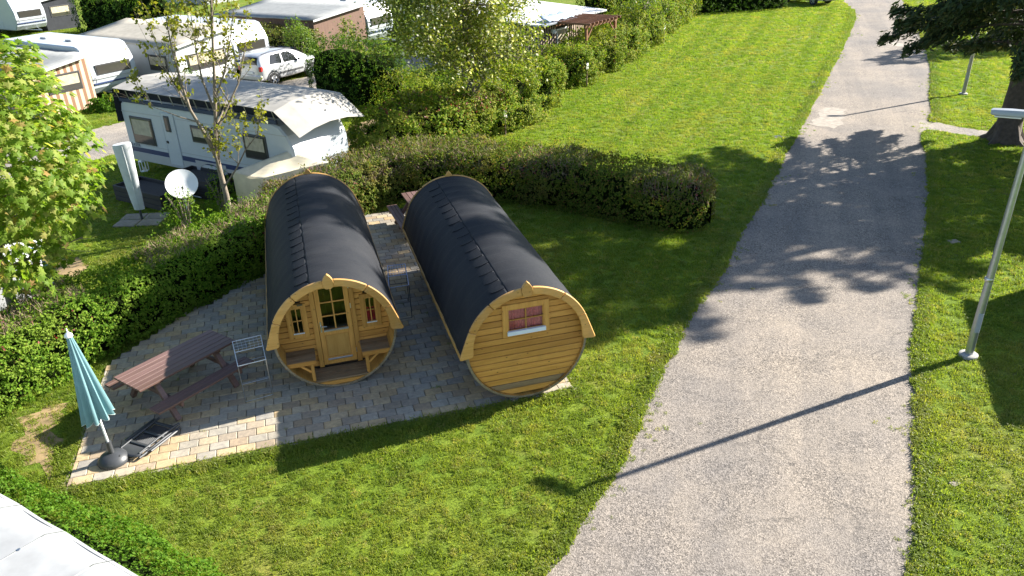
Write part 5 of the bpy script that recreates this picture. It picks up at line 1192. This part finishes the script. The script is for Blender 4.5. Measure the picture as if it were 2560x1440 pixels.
# ---------------------------------------------------------------- hut with pergola
M['batten']=wood('pale_vertical_batten',(.46,.36,.28),(.36,.27,.20),.7,2,14,False); M['battendark']=wood('dark_brown_board',(.05,.035,.028),(.035,.025,.02),.8,2,14,False); M['pergola']=wood('brown_pergola_timber',(.20,.085,.035),(.13,.05,.022),.6,0,14,False)
HK=G(1350,64,2.3); HK.z=0; hd_=Vector((.62,.785,0)).normalized(); print('hut',HK,hd_); HRZ=math.atan2(hd_.y,hd_.x)      # local x along the sunny wall, local y to the left/back
hut=thing('batten_hut','hut with pale vertical battens and a white roof behind the lawn hedge','hut',HK,HRZ)
HL,HW=5.4,7.0
obj('wall',MB().bx(0,HL,0,.06,0,2.25).bx(0,.06,.06,HW,0,2.25).bx(HL-.06,HL,.06,HW,0,2.25).bx(.06,HL-.06,HW-.06,HW,0,2.25),M['battendark'],hut)
bt=MB().cbx(-.05,.05,-.022,0,.02,2.22,.006).mesh('batten',M['batten'])
for k in range(26):
    x=.06+k*.2
    if 1.35<x<2.45: continue
    link('batten',bt,hut,(x,-.002,0))
for k in range(20): link('batten',bt,hut,(-.002,.1+k*.21,0),(0,0,-math.pi/2))
hw=link('window',None,hut); obj('frame',MB().cbx(1.4,2.4,-.05,.0,.85,1.95,.01),M['white'],hw); obj('pane',MB().cbx(1.48,2.32,-.056,-.03,.95,1.86,.004),M['net'],hw)
obj('roof',MB().add([(-.45,-.35,2.30),(HL+.3,-.35,2.30),(HL+.3,HW+.8,2.75),(-.45,HW+.8,2.75)],[(0,1,2,3)]),M['tarp_white'],hut).modifiers.new('t','SOLIDIFY').thickness=.08
obj('gutter_edge',MB().cbx(-.5,2.6,-.62,-.30,2.33,2.42,.015),mat('grey_metal_roof_edge',(.20,.22,.25),.35,.1,4),hut); 
V=[];F=[]
for i in range(11):
    for j in range(4): V.append((.2+i*.22,-.45+j*.22,2.46+.07*j+.05*math.sin(i*1.7+j*2.1)))
for i in range(10):
    for j in range(3): F.append((i*4+j,(i+1)*4+j,(i+1)*4+j+1,i*4+j+1))
mb=MB(); mb.add(V,F); tag(obj('blue_tarp',mb,fabric('pale_blue_tarp',(.35,.45,.58),.1),None,HK,(0,0,HRZ),True),'crumpled pale blue tarpaulin on the edge of the white hut roof','tarpaulin').modifiers.new('t','SOLIDIFY').thickness=.012
lamp_=obj('wall_lamp',MB().lathe([(.02,.0),(.13,-.02),(.14,-.14),(.09,-.22),(.02,-.24)],16,(.95,-.16,2.02)),M['white'],hut,smooth=True)
pg=thing('pergola','brown timber pergola attached to the batten hut','pergola',HK+hd_*.6,HRZ)
PLn,PWd=3.0,2.2
for y in (-.5,-PWd): obj('beam',MB().cbx(0,PLn,y-.05,y+.05,2.2,2.34,.008),M['pergola'],pg)
for k in range(9): obj('rafter',MB().cbx(k*.35+.05,k*.35+.12,-PWd-.3,-.2,2.342,2.45,.006),M['pergola'],pg)
for x in (.15,PLn-.15):
    obj('post',MB().cbx(x-.06,x+.06,-PWd-.06,-PWd+.06,0,2.2,.008),M['pergola'],pg); Mx=Matrix.Translation((x+(.3 if x<1 else -.3),-PWd,1.95))@Matrix.Rotation(R(-45 if x<1 else 45),4,'Y'); obj('brace',MB().cbx(-.35,.35,-.035,.035,-.04,.04,.006,Mx),M['pergola'],pg)
bn=HK+hd_*3.4+Vector((hd_.y,-hd_.x,0))*.8; M['bingreen']=mat('green_bin_plastic',(.015,.06,.045),.5); bi=thing('rain_barrel','dark green rain butt under the pergola','water butt',bn); obj('body',MB().lathe([(.34,0),(.42,.5),(.44,1.05)],20),M['bingreen'],bi,smooth=True); obj('lid',MB().lathe([(.46,1.05),(.46,1.09),(.3,1.13),(.05,1.14)],20),M['bingreen'],bi,smooth=True)

# ---------------------------------------------------------------- silver car
M['silver']=mat('silver_car_paint',(.5,.51,.53),.28,.03,3); M['silver'].node_tree.nodes['Principled BSDF'].inputs['Metallic'].default_value=.35; M['silver'].node_tree.nodes['Principled BSDF'].inputs['Coat Weight'].default_value=.6
M['carglass']=glass('car_glass',(.012,.014,.016),.03); M['redlamp']=glass('red_tail_lamp',(.35,.015,.012),.12); M['trim']=mat('dark_trim',(.06,.062,.065),.5)
def car(label,rearwheel,rz,paint,group='parked cars'):
    t=thing('parked_car',label,'car',rearwheel,rz,group)   # origin: ground under the car's rear right wheel; x forward
    oy=.76; S=[ # x, zlow, zbelt, zroof, halfwidth, roofhalf
     (-.72,.42,.86,.90,.66,.60),(-.70,.34,.98,1.10,.76,.60),(-.62,.30,1.0,1.42,.82,.62),(-.42,.28,1.0,1.53,.85,.62),(0,.30,.98,1.58,.865,.63),(.6,.24,.96,1.60,.87,.64),(1.2,.24,.94,1.59,.87,.64),(1.75,.24,.93,1.52,.87,.62),(2.25,.26,.92,1.26,.865,.62),(2.62,.30,.92,1.03,.86,.66),(3.0,.30,.90,.97,.84,.68),(3.25,.32,.82,.88,.80,.66),(3.40,.36,.66,.72,.68,.55)]
    def sec(s):
        x,zl,zb,zr,w,wr=s
        h=[(0,zl),(w*.9,zl),(w,zl+.12),(w*1.005,(zl+zb)/2),(w*.985,zb-.03),(w*.95,zb),(wr+(w*.93-wr)*.12,zb+(zr-zb)*.88),(wr*.9,zr-.02*(zr-zb)),(0,zr+.015)]
        return [(x,-y,z) for y,z in h]+[(x,y,z) for y,z in h[::-1][1:-1]]
    V=[];F=[]
    for s in S: V+=[(x,y+oy,z) for x,y,z in sec(s)]
    n=16
    for i in range(len(S)-1):
        for k in range(n): F.append((i*n+k,i*n+(k+1)%n,(i+1)*n+(k+1)%n,(i+1)*n+k))
    F+=[tuple(range(n)),tuple((len(S)-1)*n+k for k in range(n))]
    mb=MB(); mb.add(V,F); bo=obj('body',mb,paint,t,smooth=True); sb=bo.modifiers.new('s','SUBSURF'); sb.levels=sb.render_levels=2
    xs=[s[0] for s in S]
    def surf(x,f,side):   # point on the glasshouse side, f 0 belt..1 roof
        i=max(0,min(len(S)-2,int(np.searchsorted(xs,x))-1)); u_=(x-xs[i])/(xs[i+1]-xs[i]); a=[S[i][k]+(S[i+1][k]-S[i][k])*u_ for k in range(6)]
        w0,w1=a[4]*.95,a[5]+(a[4]*.93-a[5])*.12; return Vector((x,oy+side*(w0+(w1-w0)*f/.88+.012),a[2]+(a[3]-a[2])*f))
    def glz(name,pts,side): 
        mb=MB(); c=[surf(x,f,side) for x,f in pts]; k=len(c); mb.add(c+[q-Vector((0,side*.06,0)) for q in c],[tuple(range(k))]+[(i,(i+1)%k,k+(i+1)%k,k+i) for i in range(k)]); obj(name,mb,M['carglass'],t)
    for side in (-1,1):
        glz('side_window',[(-.12,.10),(.68,.08),(.72,.82),(.10,.80)],side); glz('side_window',[(.80,.08),(1.72,.06),(1.62,.50),(1.30,.84),(.82,.82)],side)
        obj('side_moulding',MB().cbx(.42,2.02,oy+side*.862-.02,oy+side*.862+.02,.50,.60,.008),M['trim'],t); obj('roof_rail',MB().tube([(-.35,oy+side*.56,1.55),(.2,oy+side*.585,1.62),(1.3,oy+side*.58,1.60),(1.6,oy+side*.57,1.55)],.018,6),M['trim'],t,smooth=True)
        obj('mirror',MB().cbx(1.66,1.82,oy+side*.93-.08,oy+side*.93+.08,.98,1.10,.03),M['trim'],t)
        obj('tail_lamp',MB().cbx(-.735,-.56,oy+side*.72-.085,oy+side*.72+.085,.78,1.02,.03),M['redlamp'],t); obj('headlamp',MB().cbx(3.22,3.36,oy+side*.58-.14,oy+side*.58+.12,.68,.80,.03),M['alu'],t)
        obj('handle',MB().cbx(.55,.70,oy+side*.87-.012,oy+side*.87+.012,.84,.87,.006),M['trim'],t)
        for x in (0,2.5):
            po=[(x+.42*math.cos(R(a)),.33+.42*math.sin(R(a))) for a in range(0,181,15)]+[(x+.36*math.cos(R(a)),.33+.36*math.sin(R(a))) for a in range(180,-1,-15)]; obj('wheel_arch',MB().ext(po,lambda q,z:(q,oy+side*.80,z),lambda q,z:(q,oy+side*.885,z)),M['trim'],t)
            wheel(t,x,oy+side*.775,.33,.21)
    obj('rear_window',MB().add([(-.715,oy-.56,1.10),(-.715,oy+.56,1.10),(-.60,oy+.52,1.44),(-.60,oy-.52,1.44)],[(0,1,2,3)]),M['carglass'],t).modifiers.new('t','SOLIDIFY').thickness=.03
    obj('windscreen',MB().add([(2.36,oy-.62,1.17),(2.36,oy+.62,1.17),(1.82,oy+.55,1.50),(1.82,oy-.55,1.50)],[(0,1,2,3)]),M['carglass'],t).modifiers.new('t','SOLIDIFY').thickness=.06
    obj('rear_bumper',MB().cbx(-.80,-.60,oy-.80,oy+.80,.36,.62,.05),paint,t); obj('lower_bumper',MB().cbx(-.78,-.6,oy-.7,oy+.7,.26,.37,.02),M['trim'],t); obj('number_plate',MB().cbx(-.765,-.72,oy-.26,oy+.26,.66,.77,.004),M['signwhite'],t); obj('front_bumper',MB().cbx(3.2,3.46,oy-.74,oy+.74,.32,.56,.06),M['trim'],t)
    return t
car('silver compact car parked on grass right of the budding tree',G(686,214),math.atan2(VV.y,VV.x),M['silver'])
M['whitecar']=mat('white_car_paint',(.75,.76,.78),.3,.02,3)
car('white car whose corner shows behind the far dark hedge',Vector((21.6,62.8,0)),R(-60),M['whitecar'])

# ---------------------------------------------------------------- white tent roof at the lower left
M['vinyl']=fabric('white_tent_vinyl',(.30,.31,.32),.05)
e0=G(0,1220,1.75); e1=G(370,1440,1.75); du=(e1-e0).normalized(); dv=Vector((du.y,-du.x,0)); 
if dv.y>0: dv=-dv
tr=thing('tent_roof','white tarpaulin tent roof with laced panels at the lower left corner','tent',Vector((e0.x,e0.y,0))); ot=Vector((e0.x,e0.y,0))
for k in range(-2,7):
    V=[];F=[];na,nb=12,16; s0=k*.92+.42
    for i in range(na+1):
        for j in range(nb+1):
            a=s0+.905*i/na; b=j/nb*3.2; p=du*a+dv*b; edge=.014*math.sin(math.pi*i/na)
            z=1.75+.08*min(b,2.)-.10*max(0,b-2.)-edge*.8+.008*math.sin(a*5.3+b*1.7)*math.exp(-b*1.1)
            if b<.12: z-=.10*(1-b/.12)
            V.append((p.x+dv.x*0,p.y,z))
    for i in range(na):
        for j in range(nb): F.append((i*(nb+1)+j,(i+1)*(nb+1)+j,(i+1)*(nb+1)+j+1,i*(nb+1)+j+1))
    mb=MB(); mb.add(V,F); o=obj('roof_panel',mb,M['vinyl'],tr,smooth=True)
    q=du*(s0-.007); lace=MB().tube([(q+dv*b)+Vector((0,0,1.748+.08*min(b,2.)-.10*max(0,b-2.))) for b in (.25,.8,1.4,2.,3.1)],.007,5); obj('seam',lace,M['cgrey'],tr)
    for b in (.5,1.1,1.7): 
        q2=q+dv*b; obj('eyelet',MB().lathe([(.022,0),(.022,.012),(.012,.016)],8,(q2.x,q2.y,1.75+.08*b)),M['steel'],tr)
wall=MB(); a0,a1=du*(-1.4)+dv*.05,du*6.7+dv*.05; wall.add([(a0.x,a0.y,0),(a1.x,a1.y,0),(a1.x,a1.y,1.68),(a0.x,a0.y,1.68)],[(0,1,2,3)]); obj('side_wall',wall,M['tarp_white'],tr)

# ---------------------------------------------------------------- shed beyond the right edge (casts the shadow by the lamp)
c1=Vector((13.75,16.35,0)); c2=Vector((12.25,12.35,0)); ex=(c2-c1).normalized(); srz=math.atan2(ex.y,ex.x); SLn=(c2-c1).length
sh_=thing('garden_shed','brown boarded shed just outside the right edge by the lamp post','shed',c1,srz)
obj('wall',MB().bx(0,SLn,0,.05,0,2.25).bx(0,.05,.05,3.,0,2.25).bx(SLn-.05,SLn,.05,3.,0,2.25).bx(.05,SLn-.05,2.95,3.,0,2.25),M['brownwall'],sh_); obj('roof',MB().cbx(-.15,SLn+.15,-.2,3.2,2.26,2.38,.01),M['roofgrey'],sh_)
